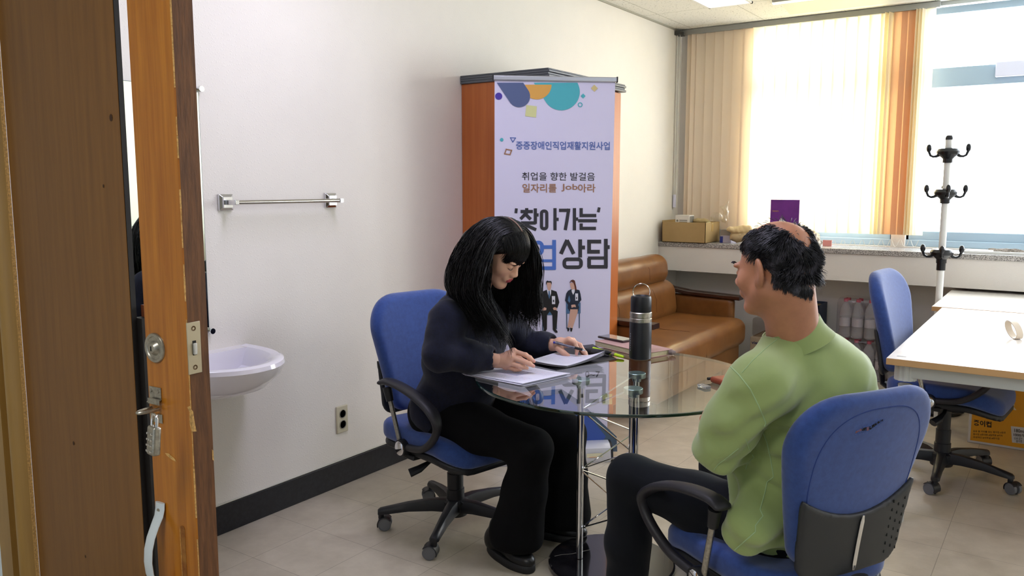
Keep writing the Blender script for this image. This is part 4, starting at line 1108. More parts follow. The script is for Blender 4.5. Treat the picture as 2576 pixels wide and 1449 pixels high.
# face-side guide: the mesh above leaves the face free
cols = [(HL(A_((0, -.016, .032))*hs), A_((.088, .108, .098))*hs, HR), (HL(A_((0, .03, -.03))*hs), A_((.066, .066, .086))*hs, HR),
        (A_(wSr), A_(wSl), .078), (A_(wSr), A_(wEr), .072), (A_(wSl), A_(wEl), .07), (A_(wHip), A_(wCh), .150), (A_(W(1150, 800, 3.13)), bk, .112)]
paths = []; rr = np.random.default_rng(5)
part_n = A_((0, .25, 1)); 
for i in range(6500):
    sx = rr.choice((-1, 1)); u = rr.uniform(-1.9, 1.12); v = abs(rr.normal(0, .55))+.01
    # root on the skull: u runs front-back over the crown, v sideways from the parting
    v = min(v, 1.35); n_l = A_((sx*math.sin(v), math.sin(u)*math.cos(v), math.cos(u)*math.cos(v)))
    if u > 1.12: continue
    root = HL((A_((0, -.016, .034))+n_l*A_((.083, .103, .093)))*hs)
    side = HR@A_((sx*1.0, 0, -.25)); back_ = HR@A_((0, -.4, -.3))
    rim = float((root-HC)@A_(CR)); near = sx > 0
    bang = u > .38 and (v < .95 or (near and rim > .030))
    if bang:
        d = HR@A_((sx*.10*v+rr.normal(0, .05), 1.0, .15)); nst = int(rr.uniform(9, 13)); P = []; lp = n_l.copy(); 
        # comb forward over the forehead along the skull, stop above the eyes
        a0 = u; a1 = rr.uniform(1.58, 1.86) if v < .7 else rr.uniform(1.72, 2.0)+max(0, v-.9)*.45
        if rr.random() < .10: a1 += rr.uniform(.05, .2)
        xx = math.sin(v)*sx*1.02+rr.normal(0, .03); lift = 1.02+.05*rr.random()
        for t in np.linspace(0, 1, 13):
            a = a0+(a1-a0)*t; rx = xx*(1-.10*t)
            cr = math.sqrt(max(.05, 1-rx*rx)); P.append(HL((A_((0, -.016, .034))+A_((rx, math.sin(a)*cr, math.cos(a)*cr))*A_((.086, .106, .096))*lift+A_((0, .006, 0))*math.sin(PI*t))*hs))
        paths.append(P); continue
    seed = int(rr.integers(1e9)); ln = rr.uniform(.38, .50)*(.95 if sx > 0 else .85); n_ = 28
    ph = rr.uniform(0, 6); cl_ = round(v*7)+round(u*6)*3; cph = cl_*1.7
    d = side*.7+back_*(.25 if u < 0 else .1)
    fwdpull = A_((HR@A_((0, -.12 if u > -.2 else -.25, 0)))) if sx > 0 else A_(CR)*.12
    wv = lambda t, p, ph=ph, cph=cph, fp=fwdpull: A_((math.sin(11*t+cph), math.cos(9*t+cph*1.3), 0))*(.05+.12*t)+fp*(.25 if t < .3 else .02)
    if near:
        wv0 = wv
        wv = lambda t, p, f0=wv0: f0(t, p)+(A_(CR)*(-.9*min(.6, max(0, nearw(p)-.010)*16)) if p[2] > HC[2]-.115 else A_(CR)*(.30 if t < .9 else 0))
    paths.append(drop(root, d, n_, ln/n_, lambda t: .16+.5*t, cols, wv, .03, seed))
strands('hair_strands', paths, .00125, M_hairW, hairW)
# parting line showing a little scalp
pt = MB(); pts = []
for u in np.linspace(-.35, .75, 14): pts.append(Vector(HL((A_((0, -.016, .034))+A_((.0, math.sin(u), math.cos(u)))*A_((.088, .1085, .0982)))*hs)))
pt.tube(pts, [.0005]+[.0016]*12+[.0005], 6, side=tuple(HR[:, 0]), flat=1.2); pt.obj('parting', mat('scalp', '9c7566', rough=.6), hairW, smooth=True)

# ---------------------------------------------------------------- the man
man = thing('person', 'person with thinning hair in green top, seen from behind with arms folded', 'person', (-.64, 2.33, 0))
azM = math.radians(162); pit = math.radians(-10)
mf = Vector((math.cos(azM)*math.cos(pit), math.sin(azM)*math.cos(pit), math.sin(pit)))
MR = frame(mf, (0, .0, 1)); MC = A_(W(1946, 673, 2.17)); ML = L2W(MC, MR); ms = 1.02
s = Sdf(); head(s, MC, MR, ms, jaw=1.08, male=True)
nk = A_(W(1992, 838, 2.23)); s.cone(ML((0, -.030, -.050)), nk, .064, .068, k=.035); s.cone(ML((0, -.052, -.02)), nk+A_((.02, -.03, 0)), .047, .055, k=.03)
Vh, Fh = s.mesh(.0036)
mSl, mSr = A_(W(1907, 965, 2.12)), A_(W(2112, 938, 2.38)); mHip = A_((-.62, 2.34, .50)); mCh = (mSl+mSr)/2+A_((.0, 0, -.14))
mEl, mWl = A_(W(1808, 1120, 2.17)), A_(W(1905, 1112, 2.42)); mEr, mWr = A_(W(2010, 1130, 2.60)), A_(W(1850, 1090, 2.36))
fd = A_((-.92, .39, 0)); ld = A_((-.39, -.92, 0))
mHl, mHr = mHip+ld*.075+fd*.0, mHip-ld*.09; mHl[2] = mHr[2] = .46
mKl = A_(W(1588, 1205, 2.58)); mKr = A_(W(1815, 1165, 2.98)); mAl = A_((mKl[0]-.01, mKl[1]+.0, .09)); mAr = A_((mKr[0]-.0, mKr[1]-.03, .09))
s = Sdf(); s.cone(mHip, mCh, .12, .13, k=.05); s.cone(mSl, mSr, .05, .05, k=.05)
for a, b, c in ((mSl, mEl, mWl), (mSr, mEr, mWr)): s.cone(a, b, .048, .040); s.cone(b, c, .038, .028)
for a, b, c in ((mHl, mKl, mAl), (mHr, mKr, mAr)): s.cone(a, b, .08, .055, k=.04); s.cone(b, c, .05, .036)
Vb, Fb = s.mesh(.012)
# right hand: fingers closed round the left upper arm, left hand tucked under the right arm
s = Sdf(); wr2 = A_(W(1822, 1075, 2.30)); 
fM = [WP([(1800, 1052, .0), (1784, 1040, -.03), (1777, 1041, -.06), (1774, 1046, -.085)], 2.27), WP([(1797, 1062, .0), (1780, 1053, -.03), (1770, 1053, -.06), (1767, 1059, -.08)], 2.27), WP([(1796, 1073, .0), (1779, 1067, -.03), (1769, 1067, -.06), (1767, 1072, -.075)], 2.27), WP([(1798, 1084, .0), (1783, 1080, -.02), (1774, 1081, -.05), (1773, 1085, -.065)], 2.27)]
hand(s, wr2, fM, WP([(1815, 1052, -.01), (1806, 1036, -.02), (1798, 1026, -.03)], 2.27), fr=.0092); V1, F1 = s.mesh(.0032)
s = Sdf(); wl2 = A_(W(1905, 1104, 2.34))
fM2 = [WP([(1884, 1104, -.02), (1872, 1115, -.04), (1868, 1130, -.045), (1870, 1142, -.04)], 2.27), WP([(1890, 1110, -.02), (1879, 1120, -.04), (1874, 1136, -.045), (1877, 1147, -.04)], 2.27), WP([(1896, 1114, -.02), (1887, 1124, -.04), (1882, 1139, -.045), (1885, 1149, -.04)], 2.27), WP([(1902, 1116, -.02), (1895, 1127, -.04), (1891, 1140, -.04), (1893, 1147, -.04)], 2.27)]
hand(s, wl2, fM2, WP([(1893, 1096, -.02), (1880, 1098, -.04), (1870, 1104, -.05)], 2.27), fr=.0092); V2, F2 = s.mesh(.0032)
V, Fc, mi = merge((Vh, Fh, 0), (Vb, Fb, 0), (V1, F1, 0), (V2, F2, 0)); bodyM = npobj('body', V, Fc, M_skinM, man)
# green top
rk_ = np.random.default_rng(8)
def foldM(P):
    base = .0034*fbm(P, 15, 4)+.0012*fbm(P, 34, 2)
    # drape creases at the waist and elbow
    z = P[:, 2]; w1 = np.clip((.86-z)/.2, 0, 1)
    u_ = P@A_((-.27, -.64, .72)); hi = np.clip((P[:, 2]-.62)/.15, 0, 1)*np.clip((1.0-P[:, 2])/.12, 0, 1)
    base = base+hi*.0055*np.sin(u_*105+2.2*fbm(P, 8, 2))*np.clip(fbm(P, 6, 8)+.6, 0, 1)
    return base+w1*.0065*np.sin((z*70+P[:, 0]*34-P[:, 1]*22)+2*fbm(P, 9, 1))+.0016*np.sin(P[:, 2]*40+P[:, 0]*60+3*fbm(P, 7, 2))
s = Sdf(); up = A_((.015, -.005, 0))
s.cone(mHip+A_((0, 0, .03))-fd*.02, mCh-fd*.01, .155, .150, k=.08); s.cone(mSl+A_((0, 0, -.012))-fd*.01, mSr+A_((0, 0, -.012))-fd*.01, .074, .074, k=.07)
s.cone(A_(W(2018, 858, 2.27)), mSr, .066, .072, k=.05); s.cone(A_(W(1975, 880, 2.22)), mSl, .062, .070, k=.05); s.cone(A_(W(2000, 885, 2.24)), (mSl+mSr)/2-A_((0, 0, .05)), .070, .11, k=.07)
s.cone(A_(W(2095, 960, 2.26)), A_(W(2095, 1140, 2.30)), .11, .125, k=.07)
s.chain([mSl, (mSl+mEl)/2+ld*.012, mEl], [.074, .069, .061], k=.035); s.chain([mEl, (mEl+mWl)/2, mWl], [.059, .052, .046], k=.03)
s.chain([mSr, mEr], [.072, .06], k=.03); s.chain([mEr, mWr], [.055, .044], k=.03)
s.ell(mCh+fd*.07+A_((0, 0, -.12)), (.13, .13, .17), k=.07)
s.cone(mHl+A_((0, 0, .045))-fd*.03, mHr+A_((0, 0, .045))-fd*.03, .108, .108, k=.06)
hemL = A_(W(1880, 1330, 2.17)); s.cone(hemL, mHip+A_((0, 0, .06)), .065, .11, k=.06)
for a, d in ((W(1900, 1109, 2.40), Vector(mWl-mEl)), (wr2, Vector(mWr-mEr))):
    d = A_(d.normalized()); a = A_(a); s.cone(a+d*.01, a+d*.06, .034, .036, k=.004, op='d')
cU = -CR*.46+Vector((0, 0, 1)); cU.normalize(); cF = Vector(fd)-cU*Vector(fd).dot(cU); tilt = frame(tuple(cF), tuple(cU)); cc_ = A_(W(1984, 815, 2.22)-cU*.034)
s.cone(cc_+tilt@A_((0, 0, -.03)), cc_+tilt@A_((0, 0, .12)), .074, .074, k=.006, op='d'); s.cone(cc_+tilt@A_((0, -.0, -.06)), (mSl+mSr)/2, .078, .10, k=.05)
V, Fc = s.mesh(.0075, foldM); shirt = npobj('long_sleeved_top', V, Fc, M_green, man)
# stand collar
cl_ = MB(); rows = []
for zz, rr1 in ((-.030, .094), (-.012, .085), (.004, .079), (.022, .0765), (.034, .0755)):
    row = []
    for t in np.linspace(PI/2+.22, PI/2+2*PI-.22, 46):
        e = abs(math.sin((t-PI/2)/2)); 
        p = cc_+tilt@A_((rr1*math.cos(t)*.98, rr1*math.sin(t)*1.06-.004, zz-.012*(1-e))); row.append(Vector(p))
    rows.append(row)
cl_.sheet(rows, .0032); cl_.obj('collar', M_green, shirt, smooth=True, angle=60)
# raised seams, laid on the surface of the top
bvh = BVHTree.FromPolygons([Vector(v) for v in V.tolist()], Fc.tolist())
M_seam = mat('pale_green_seam', 'a3bd8c', rough=.8)
sq = MB()
def seamline(px, r=.0017):
    P = []
    for (x0, y0), (x1, y1) in zip(px[:-1], px[1:]):
        n = max(2, int(math.hypot(x1-x0, y1-y0)/7))
        for i in range(n+(1 if (x1, y1) == px[-1] else 0)):
            t = i/n; r_ = ray(x0+(x1-x0)*t, y0+(y1-y0)*t); h = bvh.ray_cast(CC, r_.normalized(), 6)
            if h[0] is not None and (not P or (h[0]-P[-1]).length < .06): P.append(h[0]+h[1]*.0004)
            elif h[0] is not None:
                if len(P) > 2: sq.tube(P, r, 6)
                P = [h[0]+h[1]*.0004]
    if len(P) > 2: sq.tube(P, r, 6)
seamline([(1838, 922), (1860, 944), (1888, 980), (1908, 1020), (1920, 1048), (1926, 1064), (1920, 1080)])
seamline([(1988, 836), (1960, 850), (1930, 873), (1895, 905), (1866, 938)], .0011)
seamline([(1918, 1082), (1929, 1112), (1938, 1150), (1946, 1200), (1930, 1212), (1924, 1240), (1912, 1282), (1919, 1298), (1900, 1322), (1900, 1338), (1848, 1384)])
seamline([(1876, 1104), (1884, 1130), (1896, 1150), (1880, 1165), (1876, 1180)], .0012)
seamline([(1796, 1182), (1806, 1168), (1830, 1150), (1858, 1128)], .0012)
sq.obj('seam', M_seam, shirt, smooth=True)
# trousers
foldN = lambda P: .0028*fbm(P, 18, 7)+.0016*np.sin(P[:, 2]*45+P[:, 0]*30+2*fbm(P, 8, 1))
s = Sdf(); s.chain([mHl, (mHl+mKl)/2, mKl], [.10, .084, .074], k=.04); s.chain([mKl, (mKl+mAl)/2, mAl], [.074, .070, .066], k=.03)
s.chain([mHr, (mHr+mKr)/2, mKr], [.10, .09, .074], k=.04); s.chain([mKr, (mKr+mAr)/2, mAr], [.072, .068, .064], k=.03); s.cone(mHl, mHr, .10, .10, k=.05)
s.fn(lambda P: P[..., 2]-.06, mHip-1.2, mHip+1.2, .004, 'd')
V, Fc = s.mesh(.0078, foldN); npobj('trousers', V, Fc, M_blk2, man)
for a in (mAl, mAr): h_ = A_((a[0]+.08, a[1]-.03, 0)); shoe('shoe', h_, h_+A_((-.26, .10, 0)), man)
# the man's hair
cols = [(ML(A_((0, -.018, .030))*ms), A_((.0800, .1020, .0920))*ms, MR), (ML((0, -.030, -.050)), nk, .068)]
def bald(n):   # n: unit direction in head space (right, forward, up)
    x, y, z = n
    a = math.acos(max(-1, min(1, float(np.dot(n, A_((.02, .18, .98))/1.0)))))
    b = math.acos(max(-1, min(1, float(np.dot(n, A_((-.05, -.45, .891)))))))
    c = math.acos(max(-1, min(1, float(np.dot(n, A_((-.12, -.80, .585)))))))
    d = math.acos(max(-1, min(1, float(np.dot(n, A_((-.16, -.935, .315)))))))
    return min(a/.66, b/.50, c/.36, d/.20)
paths = []; rr = np.random.default_rng(9); thin = []
def hairline(n):
    x, y, z = n
    # lower limit of the hair as a function of the azimuth (back lower than the sides), skin above the ear free
    back = -y
    lim = -.97 if back > .55 else (-.97+(.55-back)*1.35 if back > -.1 else -.09+(-.1-back)*1.1)
    return z > lim
for i in range(14000):
    n = rr.normal(0, 1, 3); n /= np.linalg.norm(n)
    if n[1] > .62 or not hairline(n): continue
    if n[1] > .44 and n[2] < .05: continue
    if n[1] > .26 and n[2] < -.22: continue
    if n[1] > .02 and n[1] <= .30 and n[2] < -.28: continue
    bd = bald(n)
    if bd < 1 and rr.random() > .012+.6*max(0, bd-.86): continue
    root = ML((A_((0, -.018, .030))+n*A_((.0775, .0995, .0895)))*ms)
    out = MR@n; sd = math.copysign(1, n[0]); C0 = A_((-.02, -.62, .785)); fl0 = n-C0*float(n@C0)*1.0; fl0 = fl0-n*float(fl0@n); fl0 /= np.linalg.norm(fl0)+1e-6
    down = MR@(fl0*.8)+A_((0, 0, -.35))
    d = out*.02+down+rr.normal(0, .10, 3)
    L_ = rr.uniform(.020, .036)*(1.0 if n[2] > .0 else .85)*(.6 if bd < 1.25 else 1)*(1.5 if n[2] < -.4 else 1); cl3 = fbm(root[None]*1.0, 70, 2)[0]
    e0 = ML(A_((0, -.018, .0))*ms); wq = MR@A_((.16*fbm(root[None], 50, 3)[0], .22*fbm(root[None], 44, 9)[0], 0))
    wv = lambda t, p, wq=wq: wq+(e0-p)/np.linalg.norm(e0-p)*(.16 if p[2] < MC[2]+.02 else .05)
    paths.append(drop(root, d, 8, L_/8, .05 if n[2] > -.4 else .22, cols, wv, .02, i))
for i in range(4200):
    t = rr.uniform(-1.45, 1.45); z = rr.uniform(-.070+.030*abs(t)+.004*math.sin(t*17), -.01); root = ML(A_((-.064*math.sin(t), -.031-.066*math.cos(t), z))*ms)
    d = MR@A_((rr.normal(0, .12), -.12, -1)); paths.append(drop(root, d, 7, rr.uniform(.014, .032)/7, .1, cols, lambda t, p: MR@A_((0, .05, 0)), .02, i))
base = Sdf(); base.ell(ML(A_((0, -.018, .030))*ms), A_((.0785, .1005, .0905))*ms, MR, k=.01); base.cone(ML(A_((0, -.033, -.02))*ms), ML(A_((0, -.0345, -.052))*ms), .0665, .0655, k=.03)
Vq, Fq = base.mesh(.004); cen = (Vq[Fq].mean(1)-ML(A_((0, -.018, .030))*ms))@MR; cen /= np.linalg.norm(cen, axis=1)[:, None]
keep = np.array([bald(n) > 1.0+.07*math.sin(n[0]*40+n[1]*31) and hairline(n*A_((1, 1, 1))+A_((0, 0, -.05))) and not (n[1] > .60) and not (n[1] > .42 and n[2] < .07) and not (n[1] > .24 and n[2] < -.18) and not (.0 < n[1] <= .28 and n[2] < -.22) for n in cen])
hairM = npobj('hair', Vq, Fq[keep], M_hairM, man)
strands('hair_strands', paths, .0009, M_hairM, hairM)
ebm = MB(); ebr = []
for i in range(60):
    sx = 1 if i % 2 else -1; t = (i/60); p = ML(A_((sx*(.014+.034*t), .0985-.012*t, .020+.005*math.sin(PI*t)))*ms); ebr.append([p, p+MR@A_((sx*.004, .002, .003)), p+MR@A_((sx*.008, .004, .004))])
strands('eyebrow', ebr, .0007, M_hairM, bodyM)
for sx in (-1, 1):
    e = MB()
    e.lathe([(.0005, 0), (.004, -.0003), (.0058, -.0012)], 16, M=Matrix.Translation(Vector(ML(A_((sx*.031, .0915, -.004))*ms))) @ (Vector((0, 0, 1)).rotation_difference(mf)).to_matrix().to_4x4())
    e.obj('iris', mat('dark_iris', '1c120c', rough=.1), bodyM)
# ================================================================== roll-up banner
BL, BR_, BTL, BTR = Vector((-2.34, 3.39, 0)), Vector((-1.90, 3.81, 0)), None, None
bxv = (BR_-BL).normalized(); 
M_silver = mat('brushed_aluminium', 'c4c5cc', rough=.3, metal=.75)
ban = thing('banner_stand', 'tall lavender roll-up banner with Korean lettering in front of the cherry cabinet', 'banner', (-2.12, 3.6, 0))
# plane through the foot (z=.09) and the top rail (z=1.95)
pf0 = onax(1553, 1080, 2, .0); 
q0 = Vector((-1.915, 3.795, .09)); tl = onax(1243, 200, 2, 1.945); tr = onax(1549, 205, 2, 1.945)
bu = (tr-tl).normalized(); q0 = Vector((-1.905, 3.79, .09)); bn = bu.cross(tr-q0).normalized()
if bn.dot(CF) > 0: bn = -bn
bv = bn.cross(bu).normalized()
if bv.z < 0: bv = -bv
BW = (tr-tl).length
def bp(px, py, off=0.0): return onplane(px, py, tr+bn*off, bn)
PC_ = [0]
def poly(mb, pts, mi, off):
    PC_[0] += 1; off += (PC_[0] % 24)*1.6e-5
    mb.add([bp(x, y, off) for x, y in pts], [tuple(range(len(pts)))], mi)
def disc(mb, cx, cy, r, mi, off, a0=0, a1=2*PI, n=40):
    poly(mb, [(cx+r*math.cos(t), cy+r*math.sin(t)) for t in np.linspace(a0, a1, n)][:(-1 if a1-a0 > 6.2 else None)], mi, off)
def strk(mb, pts, w, mi, off, closed=False, sq=True):
    P = [np.array(p, float) for p in pts]; n = len(P)
    for i in range(n if closed else n-1):
        a, b = P[i], P[(i+1) % n]; d = b-a; L_ = np.linalg.norm(d)
        if L_ < 1e-6: continue
        d /= L_; nn = np.array((-d[1], d[0]))*w/2
        ea = w/2 if (closed or i > 0) and sq else 0; eb = w/2 if (closed or i < n-2) and sq else 0
        if closed and n > 8 or (not sq): ea = eb = 0
        a2, b2 = a-d*ea, b+d*eb
        poly(mb, [tuple(a2-nn), tuple(b2-nn), tuple(b2+nn), tuple(a2+nn)], mi, off)
        if closed and n > 8: disc(mb, a[0], a[1], w/2, mi, off, n=9)
def rring(mb, x0, y0, x1, y1, r, w, mi, off):
    pts = []
    for cx, cy, a in ((x1-r, y1-r, 0), (x0+r, y1-r, PI/2), (x0+r, y0+r, PI), (x1-r, y0+r, 1.5*PI)):
        pts += [(cx+r*math.cos(a+t), cy+r*math.sin(a+t)) for t in np.linspace(0, PI/2, 9)]
    n = len(pts); c = ((x0+x1)/2, (y0+y1)/2)
    inner = []; 
    ri = max(r-w, .5)
    for cx, cy, a in ((x1-r, y1-r, 0), (x0+r, y1-r, PI/2), (x0+r, y0+r, PI), (x1-r, y0+r, 1.5*PI)):
        inner += [(cx+ri*math.cos(a+t), cy+ri*math.sin(a+t)) for t in np.linspace(0, PI/2, 9)]
    for i in range(n):
        j = (i+1) % n; poly(mb, [pts[i], pts[j], inner[j], inner[i]], mi, off)
BM = [mat('banner_lavender', 'dbd7ee', rough=.45, spec=.4), mat('print_slate', '56648c', rough=.5), mat('print_orange', 'e0a850', rough=.5), mat('print_teal', '4fb3bd', rough=.5),
      mat('print_violet', '4a37a0', rough=.5), mat('print_yellow', 'd6d79a', rough=.5), mat('print_blue', '4d74c4', rough=.5), mat('print_charcoal', '35343a', rough=.5),
      mat('print_brown', 'a0765c', rough=.5), mat('print_greyblue', '5a6fae', rough=.5), mat('print_skin', 'd3a793', rough=.5), mat('print_white', 'e4e4ee', rough=.5), mat('print_navy', '20283a', rough=.5), mat('print_steelblue', '4a6d92', rough=.5), mat('print_auburn', '5d2f22', rough=.5), mat('print_black', '1e1d1f', rough=.5), mat('print_deepblue', '3d5cae', rough=.5), mat('print_sand', 'd6c489', rough=.5), mat('print_slate2', '4a5f74', rough=.5)]
LAV, SLT, ORG, TEAL, VIO, YEL, BLU, CHA, BRO, GBL, SKN, WHT, NVY, STB, AUB, BLK, DBL, SAND, SL2 = range(19)
pn = MB()
# cloth, with a very slight cylindrical wave
brp = bp(1555, 1085); 
zb_ban = brp.z
A0, A1 = bp(1243, 205), bp(1549, 210)
def bcor(u, z):     # u 0..1 across, at height z
    p = tl+bu*(BW*u); k = (z-p.z)/bv.z; return p+bv*k
rows = [[bcor(u, z)-bn*.0022 for u in np.linspace(.004, .996, 25)] for z in np.linspace(1.945, .085, 30)]
pn.sheet(rows, -.0012, LAV)
pr = MB(); o1, o2, o3, o4 = .0008, .0014, .0020, .0026
# top shapes (target outlines): slate drop, orange disc, teal drop
ztop = 208
def clipd(pts): return [(x, max(y, ztop-.004*(x-1243)*0)) for x, y in pts]
def drop_shape(cx, cy, r, ax, ay, mi, off):   # disc with a tail rising to the upper left
    a = math.atan2(ay, ax); arc = [(cx+r*math.cos(t), cy+r*math.sin(t)) for t in np.linspace(a-PI/2, a+PI/2, 34)]
    L_ = 140; tail = [(arc[-1][0]-ax*L_, arc[-1][1]-ay*L_), (arc[0][0]-ax*L_, arc[0][1]-ay*L_)]
    # clip against the top line
    P = arc+tail; out = []
    for i in range(len(P)):
        p, q = P[i], P[(i+1) % len(P)]
        if p[1] >= ztop: out.append(p)
        if (p[1] >= ztop) != (q[1] >= ztop):
            t = (ztop-p[1])/(q[1]-p[1]); out.append((p[0]+(q[0]-p[0])*t, ztop))
    out = [(max(1245, x), y) for x, y in out]; poly(pr, out, mi, off)
drop_shape(1412, 231, 46.5, .53, .848, TEAL, o1)
ar = [(1350.5+37*math.cos(t), 213+37*math.sin(t)) for t in np.linspace(0, PI, 30)]; poly(pr, [(x, max(y, ztop)) for x, y in ar]+[(1313.5, ztop), (1387.5, ztop)][:0], ORG, o2)
drop_shape(1306, 242, 27.5, .56, .828, SLT, o3)
disc(pr, 1254.5, 242, 9, VIO, o1)
poly(pr, [(1324, 264), (1350.5, 267.5), (1348.5, 295.5), (1321, 292)], YEL, o1)
poly(pr, [(1495, 213), (1504, 222), (1495.5, 231), (1486.5, 222)], SAND, o1); poly(pr, [(1467, 235), (1473, 241.5), (1467, 248), (1461, 241.5)], TEAL, o1)
strk(pr, [(1459.5+5*math.cos(t), 263.5+5*math.sin(t)) for t in np.linspace(0, 2*PI, 21)[:-1]], 2.2, TEAL, o1, True)
disc(pr, 1262, 351.5, 4.5, TEAL, o1)
strk(pr, [(1284, 346.5), (1297, 347), (1290, 357.5)], 2.2, GBL, o1, True)
strk(pr, [(1273.5, 375.5), (1287, 378.2), (1283, 389), (1269.5, 387)], 3, BRO, o1, True)
def text(s_, x0, yb, x1, yt, mi, off, bold=0.0, yb2=None, mb=None, m=None):
    """flat lettering: x0..x1, baseline yb..top yt are where it stands on the print"""
    cu = bpy.data.curves.new('lettering', 'FONT'); cu.body = s_; cu.size = 1; cu.offset = bold; cu.resolution_u = 4
    ob = bpy.data.objects.new('lettering', cu); COL.objects.link(ob); bpy.context.view_layer.update()
    me = ob.to_mesh(); V = [v.co.copy() for v in me.vertices]; F = [tuple(p.vertices) for p in me.polygons]; ob.to_mesh_clear()
    bpy.data.objects.remove(ob); bpy.data.curves.remove(cu)
    if not V: return
    a = min(v.x for v in V); b = max(v.x for v in V); c = min(v.y for v in V); d = max(v.y for v in V); yb2 = yb if yb2 is None else yb2
    vs = []
    for v in V:
        u = (v.x-a)/(b-a); t = (v.y-c)/(d-c); y = (yb+(yb2-yb)*u)+(yt-yb)*t
        vs.append((m or (lambda X, Y: bp(X, Y, off)))(x0+(x1-x0)*u, y))
    (mb or pr).add(vs, F, mi)
text('중증장애인직업재활지원사업', 1298, 376, 1534, 355, GBL, o1, .018, 377.5)
text('취업을 향한 발걸음', 1313, 453.5, 1496.5, 433, CHA, o1, .004, 454.5)
text('일자리를', 1314, 484.5, 1400, 462, BRO, o1, .018, 484.5); text('Job', 1412, 481.5, 1453, 462.5, BRO, o1, .012, 482); text('아라', 1454, 484, 1498, 462.5, BRO, o1, .018, 484)
# headline strokes, in the squarish hand of the banner
def hx(x, y): return (1050+x/2.898, 500+y/2.898)
def HS(pts, mi=CHA, w=8.2): strk(pr, [hx(*p) for p in pts], w, mi, o1)
HS([(722, 70), (718, 105)], w=7); HS([(1326, 63), (1318, 98)], w=7)
HS([(797, 68), (797, 92)]); HS([(752, 93), (842, 93)]); HS([(800, 98), (752, 148)]); HS([(788, 112), (826, 150)]); HS([(860, 70), (860, 182)]); HS([(860, 118), (884, 118)])
HS([(755, 176), (862, 176)]); HS([(808, 182), (768, 216)]); HS([(800, 196), (866, 226)])
rring(pr, *hx(893, 78), *hx(955, 230), 10, 8.2, CHA, o1); HS([(1003, 68), (1003, 230)]); HS([(1003, 150), (1030, 150)])
HS([(1032, 84), (1102, 84), (1090, 160), (1078, 228)]); HS([(1145, 68), (1145, 230)]); HS([(1145, 148), (1172, 148)])
HS([(1194, 68), (1194, 122), (1304, 122)]); HS([(1172, 160), (1310, 160)]); HS([(1194, 180), (1194, 216), (1302, 216)])
HS([(700, 330), (812, 330)], BLU, 9.5); HS([(806, 300), (806, 425), (788, 520)], BLU, 9.5)
rring(pr, *hx(841, 305), *hx(922, 414), 13.8, 9.5, BLU, o1); HS([(915, 352), (995, 352)], BLU, 9); HS([(997, 300), (997, 432)], BLU, 9.5)
HS([(866, 418), (866, 506)], BLU, 9.5); HS([(997, 418), (997, 515)], BLU, 9.5); HS([(866, 452), (997, 452)], BLU, 7); HS([(856, 506), (1008, 506)], BLU, 9)
HS([(1092, 300), (1046, 402)], w=9.5); HS([(1090, 302), (1140, 402)], w=9.5); HS([(1187, 296), (1187, 428)], w=9.5); HS([(1187, 355), (1222, 355)], w=9.5)
rring(pr, *hx(1058, 428), *hx(1206, 512), 12, 9, CHA, o1)
HS([(1340, 312), (1252, 312), (1252, 386), (1330, 386)], w=9.5); HS([(1374, 292), (1374, 500)], w=9.5); HS([(1374, 352), (1402, 352)], w=9.5)
HS([(1252, 432), (1252, 500)], w=9.5); HS([(1243, 432), (1374, 432)], w=8); HS([(1243, 496), (1386, 496)], w=9)
# the two seated figures
def fx(x, y): return (1340+x/9.66, 690+y/9.66)
def FP(pts, mi, off): poly(pr, [fx(*p) for p in pts], mi, off)
FP([(345, 900), (490, 900), (490, 990), (345, 990)], STB, o1); FP([(232, 1000), (258, 1000), (258, 1350), (232, 1380)], SL2, o1); FP([(565, 1150), (588, 1150), (592, 1340), (570, 1330)], SL2, o1)
FP([(345, 375), (450, 375), (580, 420), (605, 500), (648, 680), (600, 820), (540, 800), (500, 830), (610, 900), (590, 1200), (560, 1350), (490, 1350), (480, 990), (415, 900), (350, 990), (345, 1330), (270, 1330), (235, 1150), (215, 900), (320, 840), (290, 800), (235, 840), (165, 700), (200, 500), (225, 425)], BLK, o2)
FP([(345, 375), (450, 375), (445, 470), (405, 600), (370, 480)], WHT, o3); FP([(388, 400), (412, 400), (425, 530), (403, 605), (378, 520)], STB, o4)
FP([(340, 200), (450, 200), (455, 270), (440, 340), (430, 375), (410, 400), (375, 380), (350, 300)], SKN, o3)
FP([(325, 250), (325, 180), (360, 150), (380, 165), (450, 165), (465, 200), (455, 265), (440, 200), (350, 200), (340, 240)], BLK, o4)
FP([(235, 840), (290, 805), (335, 820), (330, 870), (240, 885)], SKN, o3); FP([(490, 820), (540, 795), (590, 830), (590, 870), (510, 868)], SKN, o3)
FP([(465, 530), (545, 530), (547, 725), (470, 725)], WHT, o3); FP([(492, 620), (520, 620), (522, 675), (493, 675)], CHA, o4)
FP([(280, 1325), (345, 1330), (325, 1370), (300, 1415), (240, 1400), (265, 1350)], BLK, o3); FP([(485, 1320), (550, 1320), (600, 1380), (606, 1420), (560, 1418), (510, 1370)], BLK, o3)
FP([(810, 570), (900, 570), (1110, 700), (1165, 680), (1165, 950), (812, 960)], STB, o1); FP([(815, 950), (840, 950), (840, 1330), (818, 1320)], SL2, o1); FP([(1120, 950), (1148, 950), (1145, 1310), (1122, 1310)], SL2, o1)
FP([(940, 360), (1030, 360), (1135, 385), (1160, 470), (1185, 620), (1100, 740), (1130, 800), (1110, 900), (900, 905), (850, 820), (860, 740), (785, 640), (815, 470), (860, 400)], NVY, o2)
FP([(868, 560), (885, 510), (905, 570), (918, 640), (895, 695), (850, 640)], STB, o3)
FP([(915, 850), (1000, 850), (1095, 850), (1095, 920), (1030, 1120), (975, 1290), (965, 1320), (915, 1310), (925, 1240), (905, 1290), (845, 1300), (880, 1100)], SKN, o2)
